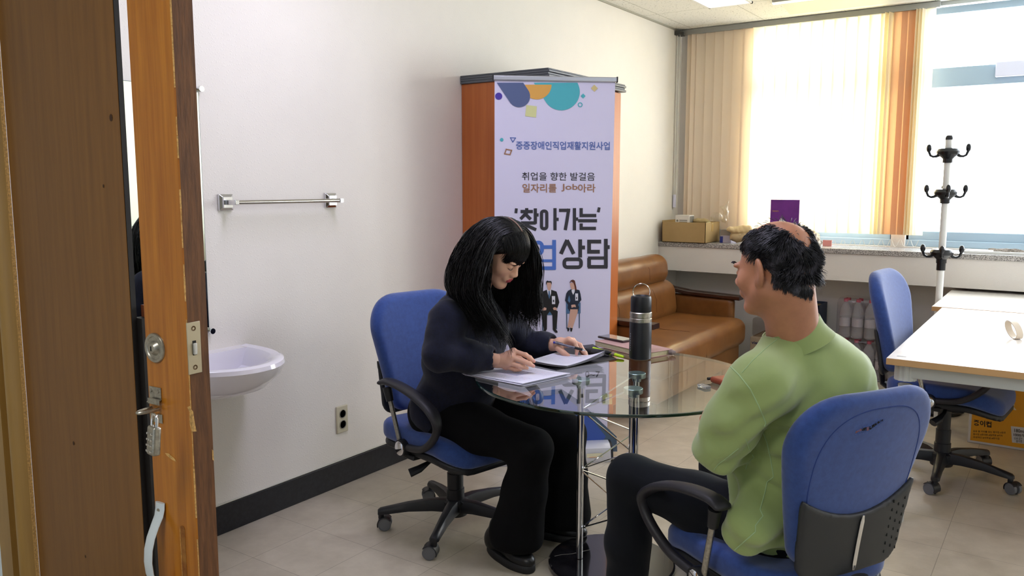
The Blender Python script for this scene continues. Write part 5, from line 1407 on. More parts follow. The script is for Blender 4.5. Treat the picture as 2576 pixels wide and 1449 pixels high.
FP([(945, 375), (1025, 365), (1020, 430), (985, 500), (950, 430)], WHT, o3); FP([(905, 215), (1010, 200), (1020, 300), (1020, 365), (945, 370), (915, 290)], SKN, o3)
FP([(898, 195), (930, 145), (980, 130), (1025, 155), (1042, 235), (1058, 300), (1068, 380), (1055, 405), (1030, 370), (1015, 280), (990, 205), (930, 175), (910, 215)], AUB, o4)
FP([(1033, 465), (1103, 465), (1103, 640), (1035, 640)], WHT, o3); FP([(1056, 555), (1078, 555), (1078, 600), (1056, 600)], CHA, o4)
FP([(935, 745), (1000, 735), (1035, 735), (1055, 800), (1000, 795), (945, 815)], SKN, o3)
FP([(838, 1290), (900, 1320), (870, 1390), (850, 1388)], BLK, o3); FP([(908, 1300), (972, 1310), (950, 1390), (920, 1392)], BLK, o3)
# foot of the banner: slate and blue panels, telephone line
poly(pr, [(1290, 1136), (1290, 1040), (1345, 985), (1412, 978), (1460, 1010), (1500, 1050), (1551, 1098), (1553, 1136)], SL2, o1)
poly(pr, [(1300, 1136), (1300, 1060), (1345, 1000), (1412, 990), (1455, 1025), (1478, 1040), (1524, 1098), (1500, 1136)], DBL, o2)
poly(pr, [(1516, 992), (1540, 991), (1540, 1017), (1516, 1018)], YEL, o1)
text('0~7', 1472, 949, 1509, 934, CHA, o1, .004)
pnl = pn.obj('banner_panel', BM[0], ban)
pr.obj('print', BM, pnl)
# top rail, pole and silver cassette foot
Fb_ = Matrix((bu, bv, bn)).transposed().to_4x4()
def BT(p): return Matrix.Translation(p) @ Fb_
MB().box((-.006, -.004, -.006), (BW+.006, .020, .010), M=BT(tl)).obj('top_rail', M_silver, ban, bevel=.004)
for u in (0, 1): MB().box((-.003, -.006, -.008), (.003, .022, .012), M=BT(tl+bu*(BW*u+(.006 if u else -.006)))).obj('rail_cap', M_plas, ban, bevel=.001)
fl_ = Vector((bu.x, bu.y, 0)).normalized(); fn_ = Vector((bn.x, bn.y, 0)).normalized(); fo = bcor(0, .08); fo.z = 0
bp_ = [(-.055, 0), (.075, 0), (.082, .02), (.070, .075), (.045, .092), (.012, .098), (-.012, .098), (-.045, .07), (-.058, .02)]
def foot_prof(u): return [fo+fl_*u+fn_*a+Vector((0, 0, b)) for a, b in bp_]
q = MB(); n = len(bp_); q.grid([foot_prof(0), foot_prof(BW)], closed=True); q.obj('cassette', mat('silver_cassette', 'd2d3da', rough=.35, metal=.35), ban, smooth=True)
for u, du in ((0, -.012), (BW, .012)):
    q = MB(); q.grid([foot_prof(u), foot_prof(u+du)], closed=True); q.add(foot_prof(u+du), [tuple(range(n))]); q.add(foot_prof(u), [tuple(range(n))]); q.obj('end_cap', M_plas, ban, bevel=.002)
MB().tube([fo+fl_*(BW*.5)-fn_*.03+Vector((0, 0, .06)), tl+bu*(BW*.5)-bn*.012], .006, 10).obj('pole', M_alu, ban, smooth=True)
st_ = MB(); sp_ = fo+fl_*(BW-.13)+fn_*.0835+Vector((0, 0, .032)); 
for dx, w_, mi in ((0, .085, 0), (.012, .04, 1)): st_.add([sp_+fl_*dx+fn_*(.0004*(1+mi)), sp_+fl_*(dx+w_)+fn_*(.0004*(1+mi)), sp_+fl_*(dx+w_)+Vector((0, 0, .02-.006*mi))-fn_*.0045, sp_+fl_*dx+Vector((0, 0, .02-.006*mi))-fn_*.0045], [(0, 1, 2, 3)], mi)
st_.obj('sticker', [mat('sticker_cream', 'd5cfae', rough=.5), mat('sticker_orange', 'd79a6a', rough=.5)], ban)

# ================================================================== things on the glass table
M_paper = mat('white_paper', 'dfdfee', rough=.7)
M_print = mat('grey_print', '9a9ab8', rough=.7)
M_printr = mat('pale_red_print', 'c9a2b0', rough=.7)
def G(px, py, z): return onax(px, py, 2, z)
# paper sheets from four corners with a bulge
def sheet_rows(c, z0, curl, nu=24, nv=16):
    a, b, c_, d = c; rows = []
    for i in range(nv):
        v = i/(nv-1); row = []
        for j in range(nu):
            u = j/(nu-1); p = (a*(1-u)+b*u)*(1-v)+(d*(1-u)+c_*u)*v; row.append(Vector((p.x, p.y, z0+curl(u, v))))
        rows.append(row)
    return rows
def printing(c, z0, curl, lines, name, par_, rects=()):
    b = MB(); a, bb_, c_, d = c
    def S(u, v, e=.0006): p = (a*(1-u)+bb_*u)*(1-v)+(d*(1-u)+c_*u)*v; return Vector((p.x, p.y, z0+curl(u, v)+e))
    rr = random.Random(len(lines))
    for u0, u1, v in lines:
        u = u0
        while u < u1:
            l = rr.uniform(.006, .03)
            b.add([S(u, v), S(min(u+l, u1), v), S(min(u+l, u1), v+.007), S(u, v+.007)], [(0, 1, 2, 3)], 1 if rr.random() < .15 else 0); u += l+rr.uniform(.003, .012)
    for u0, v0, u1, v1 in rects:
        for k in range(10):
            v = v0+(v1-v0)*k/9; u = u0
            while u < u1: l = rr.uniform(.008, .03); b.add([S(u, v), S(min(u+l, u1), v), S(min(u+l, u1), v+(v1-v0)*.07), S(u, v+(v1-v0)*.07)], [(0, 1, 2, 3)]); u += l+.005
    return b.obj(name, [M_print, M_printr], par_)
zg = TZ+.0005
st1 = thing('paper_stack', 'loose stack of printed white papers lying at the left edge of the glass table', 'papers', tuple(G(1300, 950, TZ)))
c1p = (G(1165, 937, TZ+.012), G(1312, 972, TZ+.006), G(1432, 944, TZ+.010), G(1300, 918, TZ+.010))
for k in range(7):
    rr = random.Random(k); dx = Vector((rr.uniform(-.006, .006), rr.uniform(-.006, .006), 0)); cc4 = tuple(p+dx for p in c1p)
    curl = lambda u, v, k=k: .0012+k*.0016+.007*max(0, u-.55)**2*4*(.4+k*.12)*v+.004*(1-v)*(u**2)*(k/6)
    MB().sheet(sheet_rows(cc4, zg, curl), .0005).obj('sheet', M_paper, st1, smooth=True)
printing(c1p, zg+.0006, lambda u, v: .0012+6*.0016+.007*max(0, u-.55)**2*4*(.4+6*.12)*v+.004*(1-v)*(u**2), [(.12, .88, .08+.045*i) for i in range(19) if i not in (7, 8, 9, 10, 11, 12)], 'print', st1, [(.15, .38, .6, .68)])
fold = thing('document_folder', 'open black document case with a grey strap lying under the papers', 'folder', tuple(G(1420, 900, TZ)))
fc_ = (G(1318, 925, TZ), G(1500, 916, TZ), G(1522, 905, TZ), G(1345, 884, TZ))
b_ = MB(); b_.prism([Vector((p.x, p.y, zg)) for p in (G(1316, 914, TZ), G(1400, 933, TZ), G(1552, 905, TZ), G(1492, 868, TZ), G(1355, 884, TZ))], Vector((0, 0, .0003)), Vector((0, 0, .004)))
b_.obj('cover', mat('black_folder_vinyl', '101116', rough=.35), fold, bevel=.0015)
st2 = thing('paper_stack', 'lifted sheaf of white forms the woman is turning over on her black folder', 'papers', tuple(G(1420, 905, TZ)))
c2p = (G(1335, 905, TZ+.03), G(1425, 921, TZ+.012), G(1520, 897, TZ+.02), G(1398, 881, TZ+.022))
def crl2(k): return lambda u, v: .006+k*.0022+.016*(1-u)**2*(1-v)+.030*max(0, (u+v*.5-.95))**2*2.2*(1+.14*k)
for k in range(5): MB().sheet(sheet_rows(tuple(p+Vector((.002*k, -.002*k, 0)) for p in c2p), zg, crl2(k)), .0004).obj('sheet', M_paper, st2, smooth=True)
printing(c2p, zg+.0006, crl2(4), [(.1, .9, .1+.05*i) for i in range(16)], 'print', st2)
# strap pouch and clips
pou = thing('pen_pouch', 'small black pouch with a flap behind the papers near the highlighter', 'pouch', tuple(G(1505, 890, TZ)))
s = Sdf(); pc_ = G(1500, 885, TZ+.012); s.box(A_(pc_), (.055, .028, .012), .01, frame((.3, 1, 0))); s.cone(A_(pc_)+A_((.03, -.02, .008)), A_(pc_)+A_((.075, .0, .004)), .008, .006, k=.01)
s.cone(A_(pc_)+A_((.0, -.03, .0)), A_(pc_)+A_((.07, -.028, -.004)), .007, .005, k=.01); V, Fc = s.mesh(.004, lambda P: .0012*fbm(P, 60, 1)); npobj('pouch_body', V, Fc, mat('black_pouch', '15161b', rough=.6), pou)
# pen in the hand
pen = thing('ballpoint_pen', 'dark clear-barrelled ballpoint pen with a purple end held between her fingers', 'pen', tuple(W(1434, 873, 3.29)))
pa, pb = W(1392, 861, 3.30), W(1474, 882, 3.265); d_ = (pb-pa)
MB().tube([pa+d_*.05, pa+d_*.66], .0050, 14).obj('barrel', mat('smoky_barrel', '3b3a44', rough=.15, coat=.6, col2='6c6a80', vscale=70, vstretch=(1, 1, 1)), pen, smooth=True)
MB().tube([pa, pa+d_*.06], [.0042, .0050], 12).obj('end_plug', mat('violet_plug', '3a3aa8', rough=.3), pen, smooth=True)
MB().tube([pa+d_*.66, pa+d_*.9], .0054, 14).obj('grip', mat('black_rubber', '141417', rough=.6), pen, smooth=True)
MB().tube([pa+d_*.9, pa+d_*.975, pa+d_], [.0046, .0022, .0006], 12).obj('tip', M_chrome, pen, smooth=True)
MB().tube([pa+d_*.08+CU*.0065, pa+d_*.3+CU*.0065], .0013, 8).obj('clip', M_chrome, pen, smooth=True)
# pink notebook, phone, highlighter
nb = thing('notebook', 'closed dusty-pink notebook with a loop, lying behind the black bottle', 'notebook', tuple(G(1570, 880, TZ)))
n0, n1, n2, n3 = G(1476, 873, TZ), G(1608, 906, TZ), G(1655, 893, TZ), G(1520, 862, TZ)
e1 = (n1-n0).normalized(); e2 = Vector((-e1.y, e1.x, 0)); wN, dN = (n1-n0).length, .145
if e2.dot(n3-n0) < 0: e2 = -e2
n0 = n0+e2*.044
MN = lambda z: Matrix.Translation(Vector((n0.x, n0.y, z))) @ Matrix((e1, e2, Vector((0, 0, 1)))).transposed().to_4x4()
M_pink = mat('dusty_pink_cover', 'b58f8c', rough=.55)
MB().box((0, 0, 0), (wN, dN, .0025), M=MN(zg)).box((0, 0, .021), (wN, dN, .0235), M=MN(zg)).obj('cover', M_pink, nb, bevel=.001)
MB().box((.003, .002, .0025), (wN-.004, dN-.003, .021), M=MN(zg)).obj('pages', mat('page_block', 'b9ad88', rough=.8, col2='d8cfae', vscale=300, vstretch=(.1, .1, 3)), nb)
MB().tube([MN(zg) @ Vector((wN+.0, dN-.02, .012)), MN(zg) @ Vector((wN+.012, dN-.016, .012)), MN(zg) @ Vector((wN+.014, dN-.008, .012)), MN(zg) @ Vector((wN, dN-.004, .012))], .009, 12).obj('elastic_loop', mat('rose_grey_elastic', '857471', rough=.7), nb, smooth=True)
ph = thing('mobile_phone', 'dark mobile phone lying on the pink notebook', 'phone', tuple(G(1545, 855, TZ+.03)))
zp = zg+.0242
pl_, pr2 = G(1503, 850, zp), G(1592, 868, zp); pe = (pr2-pl_).normalized(); pe2 = Vector((-pe.y, pe.x, 0))
MP = Matrix.Translation(Vector((pl_.x, pl_.y, zp))) @ Matrix((pe, pe2, Vector((0, 0, 1)))).transposed().to_4x4()
MB().box((0, 0, 0), (.155, .074, .009), M=MP).obj('case', mat('dark_red_case', '2c1518', rough=.3, coat=.5), ph, bevel=.003, seg=3)
MB().box((.003, .003, .0088), (.152, .071, .0098), M=MP).obj('screen', mat('black_screen', '0b0b0d', rough=.04, coat=1), ph, bevel=.0006)
hl = thing('highlighter', 'fluorescent yellow highlighter pen clipped along the front edge of the pink notebook', 'pen', tuple(G(1545, 888, TZ+.012)))
ha, hb2 = G(1492, 877, TZ+.02), G(1569, 898, TZ+.008); hd_ = hb2-ha
M_hi = mat('fluorescent_yellow', 'c8f02a', rough=.35)
MB().tube([ha, ha+hd_*.68], .0072, 14).obj('barrel', M_hi, hl, smooth=True); MB().tube([ha+hd_*.62, ha+hd_*.72], .0078, 14).obj('band', mat('grey_brown_band', '8b7a6c', rough=.6), hl, smooth=True)
MB().tube([ha+hd_*.72, ha+hd_*.95, hb2], [.0068, .006, .004], 14).obj('cap', M_hi, hl, smooth=True)
# insulated bottle
bt_ = thing('insulated_bottle', 'matt black insulated bottle with steel band and wire carrying loop', 'bottle', tuple(G(1610, 905, TZ)))
bc = G(1610, 902, TZ); MT = Matrix.Translation(Vector((bc.x, bc.y, zg))); M_mat = mat('matt_black_coat', '121419', rough=.42)
br = .0445
MB().lathe([(br-.006, 0), (br-.001, .003), (br, .010), (br, .148), (br-.0015, .152)], 56, M=MT).obj('body', M_mat, bt_, smooth=True)
MB().lathe([(br-.0015, .152), (br-.0005, .153), (br-.0005, .166), (br-.0025, .168), (br-.0025, .171), (br-.0005, .173), (br-.0005, .190), (br-.003, .193)], 56, M=MT).obj('steel_band', M_steel, bt_, smooth=True, angle=20)
lid = MB().lathe([(br-.004, .192), (br-.003, .194), (br-.003, .248), (br-.006, .256), (br-.012, .258), (br-.016, .252), (.001, .251)], 56, M=MT).obj('lid', M_mat, bt_, smooth=True)
lp = []
for t in np.linspace(-.35, PI+.35, 28): lp.append(MT @ Vector((.006+.033*math.cos(t)*.9, -.012+.016*math.cos(t), .262+.034*math.sin(t)+.012)))
MB().tube(lp, .0016, 8).obj('wire_loop', M_chrome, lid, smooth=True)
tx = MB()
def mbot(X, Y):   # wraps onto the cylinder: X angle (rad), Y height
    return MT @ Vector(((br+.0005)*math.cos(X), (br+.0005)*math.sin(X), Y))
ac = math.atan2(-bc.y, -bc.x)
for i in range(8):
    z0 = .035+i*.0095; tx.add([mbot(ac-1.12, z0), mbot(ac-1.02, z0), mbot(ac-1.02, z0+.006), mbot(ac-1.12, z0+.006)], [(0, 1, 2, 3)])
tx.obj('lettering', mat('pale_mark', '9a9da0', rough=.5), bt_)
# brown leather pouch, card case and cap pen in front of the man
bpch = thing('leather_notebook', 'reddish brown leather notebook half hidden by the green sleeve on the glass table', 'notebook', tuple(G(1830, 950, TZ)))
L0 = G(1786, 962, TZ); le = (G(1830, 947, TZ)-L0).normalized(); l2 = Vector((-le.y, le.x, 0)) 
le = (G(1850, 985, TZ)-L0).normalized(); l2 = Vector((-le.y, le.x, 0))
MLb = Matrix.Translation(Vector((L0.x, L0.y, zg))) @ Matrix((le, l2, Vector((0, 0, 1)))).transposed().to_4x4()
s = Sdf(); s.box(A_(MLb @ Vector((.09, .06, .011))), (.092, .062, .011), .008, np.array(MLb.to_3x3())); V, Fc = s.mesh(.0045, lambda P: .0006*fbm(P, 60, 1)); npobj('leather_cover', V, Fc, mat('chestnut_leather', '8a3d22', rough=.4, bump=.2, bscale=300), bpch)
MB().tube([MLb @ Vector((-.006, -.006, .012)), MLb @ Vector((-.004, .03, .012)), MLb @ Vector((-.002, .1, .012))], .0052, 12).obj('pen_in_loop', mat('black_pen', '111113', rough=.3), bpch, smooth=True)
crd = thing('card_case', 'small clear plastic clip case by the corner of the brown leather notebook', 'case', tuple(G(1787, 976, TZ)))
s0 = G(1776, 972, TZ); MC_ = Matrix.Translation(Vector((s0.x, s0.y, zg))) @ MLb.to_3x3().to_4x4()
MB().box((-.01, -.03, 0), (.035, -.004, .009), M=MC_).obj('case_body', mat('clear_plastic', 'd8dcdc', rough=.08, trans=.85, ior=1.3), crd, bevel=.002)

# ================================================================== coat rack
cr = onax(2388, 350, 1, 5.75); crx, cry, crz = cr.x, cr.y, cr.z
rk0 = thing('coat_rack', 'white pole coat rack with black hooks in three tiers between window and desk', 'coat rack', (crx, cry, 0))
M_wpole = mat('white_pole', 'd9dad6', rough=.35); M_bpl = mat('glossy_black_plastic', '131418', rough=.25)
def zat(py): return onax(2375, py, 1, 5.75).z
MB().cyl((crx, cry, .04), (crx, cry, zat(352)), .0205, 24).obj('pole', M_wpole, rk0, smooth=True)
MB().lathe([(.0225, 0), (.0225, .012), (.016, .026), (.001, .030)], 24, M=Matrix.Translation((crx, cry, zat(352)))).obj('end_cap', M_bpl, rk0, smooth=True)
for n_t, (py, a0) in enumerate(((385, .0), (487, .55), (638, .78))):
    z = zat(py); hbm = MB().lathe([(.022, -.062), (.030, -.060), (.030, -.036), (.040, -.026), (.064, -.008), (.068, .008), (.056, .026), (.020, .032)], 28, M=Matrix.Translation((crx, cry, z))).obj('hook_hub', M_bpl, rk0, smooth=True)
    for k in range(4):
        a = .117+k*PI/2+(.0, .12, 0)[n_t]; c, s_ = math.cos(a), math.sin(a)
        if n_t == 0 and k == 3: continue
        P = [Vector((crx+c*r, cry+s_*r, z+h)) for r, h in ((.05, -.010), (.065, -.020), (.082, -.022), (.098, -.014), (.106, .006), (.107, .022))]
        MB().tube(P, [.012, .0085, .0075, .0075, .008, .008], 10).obj('hook', M_bpl, hbm, smooth=True)
        s = Sdf(); s.ell(A_((crx+c*.108, cry+s_*.108, z+.030)), (.015, .015, .026)); V, Fc = s.mesh(.004); npobj('hook_tip', V, Fc, M_bpl, hbm)
MB().lathe([(.026, 0), (.026, .060)], 24, M=Matrix.Translation((crx, cry, zat(680)))).obj('pole_joint', M_bpl, rk0, smooth=True)
MB().lathe([(.17, 0), (.17, .02), (.05, .035), (.02, .05)], 40, M=Matrix.Translation((crx, cry, 0))).obj('foot', M_bpl, rk0, smooth=True)

# ================================================================== things on the window ledge
ZL = .977
def SL(px, py, z=ZL): return onax(px, py, 2, z)
M_card = mat('brown_cardboard', 'a08558', rough=.85, col2='ad9264', vscale=3)
M_cardl = mat('light_cardboard', 'cdb98a', rough=.85)
M_clear = mat('clear_film', 'e6e8e0', rough=.15, trans=.8, ior=1.15)
tray = thing('cardboard_box', 'low open brown cardboard box at the left end of the window ledge', 'box', tuple(SL(1730, 608)))
c0 = SL(1664, 608); c1 = SL(1783, 611); hz_ = onax(1664, 558, 0, c0.x).z-ZL
x0, x1, yy0, yy1 = max(c0.x, XL+.012), c1.x, c0.y+.004, 6.56; tt = .004
b = MB()
for lo, hi in (((x0, yy0, ZL+.0), (x1, yy0+tt, ZL+hz_)), ((x0, yy1-tt, ZL), (x1, yy1, ZL+hz_)), ((x0, yy0, ZL), (x0+tt, yy1, ZL+hz_+.012)), ((x1-tt, yy0, ZL), (x1, yy1, ZL+hz_)), ((x0, yy0, ZL), (x1, yy1, ZL+tt))): b.box(lo, hi)
b.obj('box_walls', M_card, tray)
MB().box((x1-.0006, yy0+.13, ZL+hz_*.55), (x1+.0012, yy0+.17, ZL+hz_+.001)).obj('tape', mat('brown_tape', 'a8874c', rough=.3), tray)
inner = MB().box((x0+tt, yy0+tt, ZL+tt), (x1-tt, yy1-tt, ZL+hz_-.04)).obj('packed_contents', M_cardl, tray)
wbx = thing('small_box', 'small white carton with grey print standing in the brown cardboard box', 'box', (x0+.15, yy0+.1, ZL+hz_-.04))
w0 = onax(1699, 545, 1, yy0+.05); w1 = onax(1733, 545, 1, yy0+.05)
zt_ = onax(1699, 541, 1, yy0+.05).z
MB().box((w0.x, yy0+.05, ZL+hz_-.04), (w1.x+.004, yy0+.15, zt_)).obj('carton', mat('white_carton', 'd8d4cc', rough=.6), wbx, bevel=.001)
q = MB()
for r_i in range(2): q.box((w0.x+.035, yy0+.0492, zt_-.045-.014*r_i), (w1.x-.014, yy0+.0499, zt_-.038-.014*r_i))
q.add([Vector((w0.x+.018+.009*math.cos(t), yy0+.0494, zt_-.045+.009*math.sin(t))) for t in np.linspace(0, 2*PI, 17)[:-1]], [tuple(range(16))])
q.box((w1.x+.0042, yy0+.055, ZL+hz_-.02), (w1.x+.0048, yy0+.145, zt_-.008)); q.obj('print', mat('grey_box_print', '77756f', rough=.6), wbx)
def blob(name, label, cat, parts, m, res=.007, dsp=None, group=None, partname='body'):
    s = Sdf()
    for p in parts: (s.cone(*p) if len(p) > 3 and np.ndim(p[1]) == 1 and np.ndim(p[2]) == 0 else s.ell(*p))
    V, Fc = s.mesh(res, dsp); o = npobj(name, V, Fc, m); tag(o, label, cat, group); return o
def ctr(px, py, y): return A_(onax(px, py, 1, y))
crum = lambda P: .006*fbm(P, 60, 3)+.004*fbm(P, 130, 1)
blob('plastic_bag', 'knotted clear plastic bag standing up out of the cardboard box', 'bag', [(ctr(1824, 552, 6.5), ctr(1825, 528, 6.5), .028, .022), (ctr(1825, 528, 6.5), ctr(1834, 502, 6.5), .017, .005), (ctr(1826, 524, 6.5), ctr(1812, 519, 6.5), .009, .003)], glassmat('milky_film', (.93, .92, .86), 1.5, .25, 2.5), .005, crum)
blob('plastic_bubble', 'round clear plastic dome lying on top of the open cardboard box', 'packaging', [(ctr(1803, 545, 6.40), (.052, .045, .040))], glassmat('clear_dome_film', (.95, .95, .92), 1.45, .05, 2.0), .005)
for nm, l, px, py, r, mm in (('crumpled_wrapper', 'crumpled tan paper wrapper inside the cardboard box', 1763, 556, (.075, .04, .022), mat('tan_paper', 'a89468', rough=.8)), ('green_packet', 'small dark green packet in the middle of the cardboard box', 1752, 561, (.022, .02, .012), mat('dark_green_foil', '2c5c40', rough=.4)), ('yellow_packet', 'pale yellow packet at the right end of the cardboard box', 1783, 562, (.035, .03, .013), mat('pale_yellow_foil', 'dfd7a4', rough=.5))):
    blob(nm, l, 'packaging', [(ctr(px, py, 6.40), r)], mm, .005, lambda P: .004*fbm(P, 90, 2))
def cb(name, label, px0, px1, pyb, pyt, y, dep, m, cat='box'):
    a = onax(px0, pyb, 1, y); b = onax(px1, pyb, 1, y); zt = onax(px0, pyt, 1, y).z
    z0 = ZL if abs(a.z-ZL) < .035 else a.z
    o = MB().box((a.x, y, z0), (b.x, y+dep, zt)).obj(name, m, None, bevel=.0015); return tag(o, label, cat)
cb('small_box', 'flat grey-topped box stacked on the white and blue box beside the cardboard box', 1813, 1838, 592, 577, 6.42, .14, mat('grey_carton', '8d8579', rough=.6))
bb2 = cb('small_box', 'white box with blue edges on the ledge under the grey box', 1813, 1838, 609, 592, 6.42, .14, mat('lilac_carton', 'b3aebc', rough=.6))
MB().box((onax(1811, 600, 1, 6.415).x, 6.415, ZL), (onax(1818, 600, 1, 6.415).x, 6.57, ZL+.05)).obj('blue_edge', mat('deep_blue_print', '2a3a8c', rough=.5), bb2)
blob('paper_bag', 'crumpled pale bread bag on top of the kraft bag on the ledge', 'bag', [(ctr(1849, 580, 6.40), ctr(1880, 578, 6.42), .034, .034), (ctr(1838, 577, 6.40), (.03, .04, .02))], mat('pale_kraft', 'd2b98a', rough=.6), .006, crum)
blob('paper_bag', 'lower brown kraft bag lying on the window ledge', 'bag', [(ctr(1848, 596, 6.40), ctr(1885, 596, 6.42), .040, .040)], mat('kraft_brown', 'b29a74', rough=.7), .006, crum)
blob('tissue_pack', 'white packet standing on the ledge right of the paper bags', 'packet', [(ctr(1902, 585, 6.5), (.04, .03, .045)), (ctr(1905, 600, 6.5), (.045, .03, .04))], mat('pale_packet', 'cfcdc4', rough=.6), .007, crum)
# purple box
pbx = thing('purple_box', 'glossy purple box standing on the ledge against the bright blind', 'box', tuple(SL(1975, 590)))
a = onax(1939, 500, 1, 6.46); b = onax(2012, 500, 1, 6.46); zt2 = onax(1939, 502, 1, 6.46).z
MB().box((a.x, 6.46, ZL), (b.x, 6.51, zt2)).obj('box', mat('purple_film_box', '5a2a84', rough=.18, coat=.8, col2='6c3496', vscale=5), pbx, bevel=.003)
gt_ = MB(); text('viewers', 0, 0, 1, 1, 0, 0, .01, mb=gt_, m=lambda X, Y: Vector((a.x+.015+.05*X, 6.4595, zt2-.095+.014*Y))); gt_.obj('gold_lettering', mat('gold_print', 'a37f3c', rough=.4), pbx)
rwg = MB(); rwg.add([Vector((a.x+.06, 6.452, zt2-.19)), Vector((a.x+.10, 6.452, zt2-.20)), Vector((a.x+.135, 6.452, zt2-.175)), Vector((a.x+.085, 6.452, zt2-.142))], [(0, 1, 2, 3)])
rwg.obj('white_label', mat('white_label', 'd9d9e0', rough=.5), pbx)
blob('snack_bag', 'crumpled brown and silver snack wrapper behind the bald head on the ledge', 'bag', [(ctr(2046, 600, 6.38), ctr(2058, 612, 6.36), .045, .03), (ctr(2035, 585, 6.4), ctr(2046, 592, 6.4), .02, .03)], mat('foil_wrapper', '8b7f78', rough=.3, metal=.4, col2='d5cfc8', vscale=45, ramp=(.45, .55)), .006, lambda P: .009*fbm(P, 70, 3)+.005*fbm(P, 150, 1))
nt_ = MB().box((onax(2070, 605, 1, 6.5).x, 6.5, ZL), (onax(2092, 605, 1, 6.5).x, 6.51, ZL+.045)).obj('note_pad', mat('salmon_pad', 'e59a94', rough=.6)); tag(nt_, 'small salmon-pink pad on the ledge below the white blind slats', 'note pad')
# white tray with sticks
wt = thing('white_tray', 'shallow white tray holding dark dried sticks at the right end of the ledge', 'tray', tuple(SL(2520, 635)))
tx0, tx1 = SL(2425, 637).x, SL(2425, 637).x+.55; ty0 = SL(2425, 637).y
for lo, hi in (((tx0, ty0, ZL), (tx1, ty0+.2, ZL+.006)),): MB().box(lo, hi).obj('base', mat('white_tray_plastic', 'e6e7e4', rough=.35), wt, bevel=.002)
MB().box((tx0, ty0, ZL+.006), (tx1, ty0+.004, ZL+.018)).box((tx0, ty0+.196, ZL+.006), (tx1, ty0+.2, ZL+.018)).box((tx0, ty0, ZL+.006), (tx0+.004, ty0+.2, ZL+.018)).box((tx1-.004, ty0, ZL+.006), (tx1, ty0+.2, ZL+.018)).obj('rim', MATS['white_tray_plastic'], wt, bevel=.001)
r5 = random.Random(2); M_stick = mat('dried_stick', '5c544c', rough=.9, col2='8d8378', vscale=90)
for i in range(16):
    x = tx0+.04+r5.random()*.4; y = ty0+.03+r5.random()*.14; l = r5.uniform(.05, .12); a = r5.uniform(-.4, .4); z = ZL+.014+r5.random()*.012
    o = MB().tube([Vector((x, y, z)), Vector((x+l*.5*math.cos(a), y+l*.5*math.sin(a), z+r5.uniform(0, .006))), Vector((x+l*math.cos(a), y+l*math.sin(a), z))], [.005, .0065, .004], 8).obj('dried_stick', M_stick, None, smooth=True)
    tag(o, 'thin dark dried stick among others in the white tray', 'stick', 'dried sticks in the white tray')

# ================================================================== below the ledge, under the desk
M_pet = mat('clear_bottle_plastic', 'e3e2e4', rough=.12, trans=.75, ior=1.12); M_capr = mat('pink_red_cap', 'b0485a', rough=.4); M_lab = mat('pale_bottle_label', 'aaa6ab', rough=.6)
def petb(x, y, z0, group, label, s_=1.0):
    t = thing('water_bottle', label, 'bottle', (x, y, z0), group, local=True)
    MB().lathe([(.030*s_, 0), (.040*s_, .008), (.041*s_, .06*s_), (.038*s_, .07*s_), (.041*s_, .08*s_), (.041*s_, .19*s_), (.034*s_, .23*s_), (.016*s_, .265*s_), (.014*s_, .28*s_)], 18).obj('body', M_pet, t, smooth=True)
    MB().lathe([(.0165*s_, .272*s_), (.0165*s_, .292*s_), (.015*s_, .294*s_)], 16).obj('cap', M_capr, t, smooth=True)
    MB().lathe([(.0415*s_, .09*s_), (.0415*s_, .15*s_)], 18).obj('bottle_label', M_lab, t, smooth=True)
    return t
def place_pets(spots, zz, grp, label):
    first = None
    for x, y in spots:
        if first is None: first = petb(x, y, zz, grp, label); continue
        r = first.copy(); COL.objects.link(r); r.location = (x, y, zz)
        for ch in first.children: c = ch.copy(); COL.objects.link(c); c.parent = r
bx0 = onax(2112, 800, 1, 6.42).x
sp = [(bx0+.045+.088*i, 6.40+.088*j) for i in range(5) for j in range(2)]
place_pets([s_ for s_ in sp], .001, 'water bottles in the lower pack by the wall', 'clear water bottle with pink cap in the lower shrink pack')
place_pets([s_ for s_ in sp], .305, 'water bottles in the upper pack by the wall', 'clear water bottle with pink cap in the upper shrink pack')
for z0, l in ((0, 'lower'), (.302, 'upper')):
    s = Sdf(); s.box((bx0+.045+.088*2, 6.444, z0+.152), (.232, .098, .155), .03); V, Fc = s.mesh(.011, lambda P: .004*fbm(P, 40, 2)); V[:, 2] = np.maximum(V[:, 2], z0)
    o = npobj('shrink_wrap', V, Fc, glassmat('wrinkled_clear_wrap', (.93, .92, .93), 1.35, .12, 1.6)); tag(o, 'wrinkled clear wrap around the %s pack of water bottles below the ledge' % l, 'plastic wrap')
bb_ = thing('storage_box', 'dark blue open box below the ledge behind the man', 'box', tuple(onax(2040, 800, 1, 6.35)))
a = onax(1985, 775, 1, 6.35); b = onax(2060, 775, 1, 6.35); zt3 = onax(2050, 768, 1, 6.35).z
q = MB()
for lo, hi in (((a.x, 6.35, 0), (b.x, 6.356, zt3)), ((a.x, 6.6, 0), (b.x, 6.606, zt3)), ((a.x, 6.35, 0), (a.x+.006, 6.6, zt3)), ((b.x-.006, 6.35, 0), (b.x, 6.6, zt3+.0)), ((a.x, 6.35, 0), (b.x, 6.6, .006))): q.box(lo, hi)
q.obj('walls', mat('navy_box', '27384e', rough=.6), bb_); MB().box((a.x+.006, 6.356, .1), (b.x-.006, 6.6, zt3-.02)).obj('contents', M_card, bb_)
cbx = thing('carton', 'cardboard carton with dark print on the floor at the right end of the sofa', 'box', tuple(onax(1905, 900, 1, 6.2)))
a = onax(1887, 860, 1, 6.14); b = onax(1960, 860, 1, 6.14); 
MB().box((a.x, 6.14, 0), (b.x, 6.5, onax(1895, 848, 1, 6.14).z)).obj('carton', mat('pale_brown_carton', 'a08c74', rough=.8), cbx, bevel=.002)
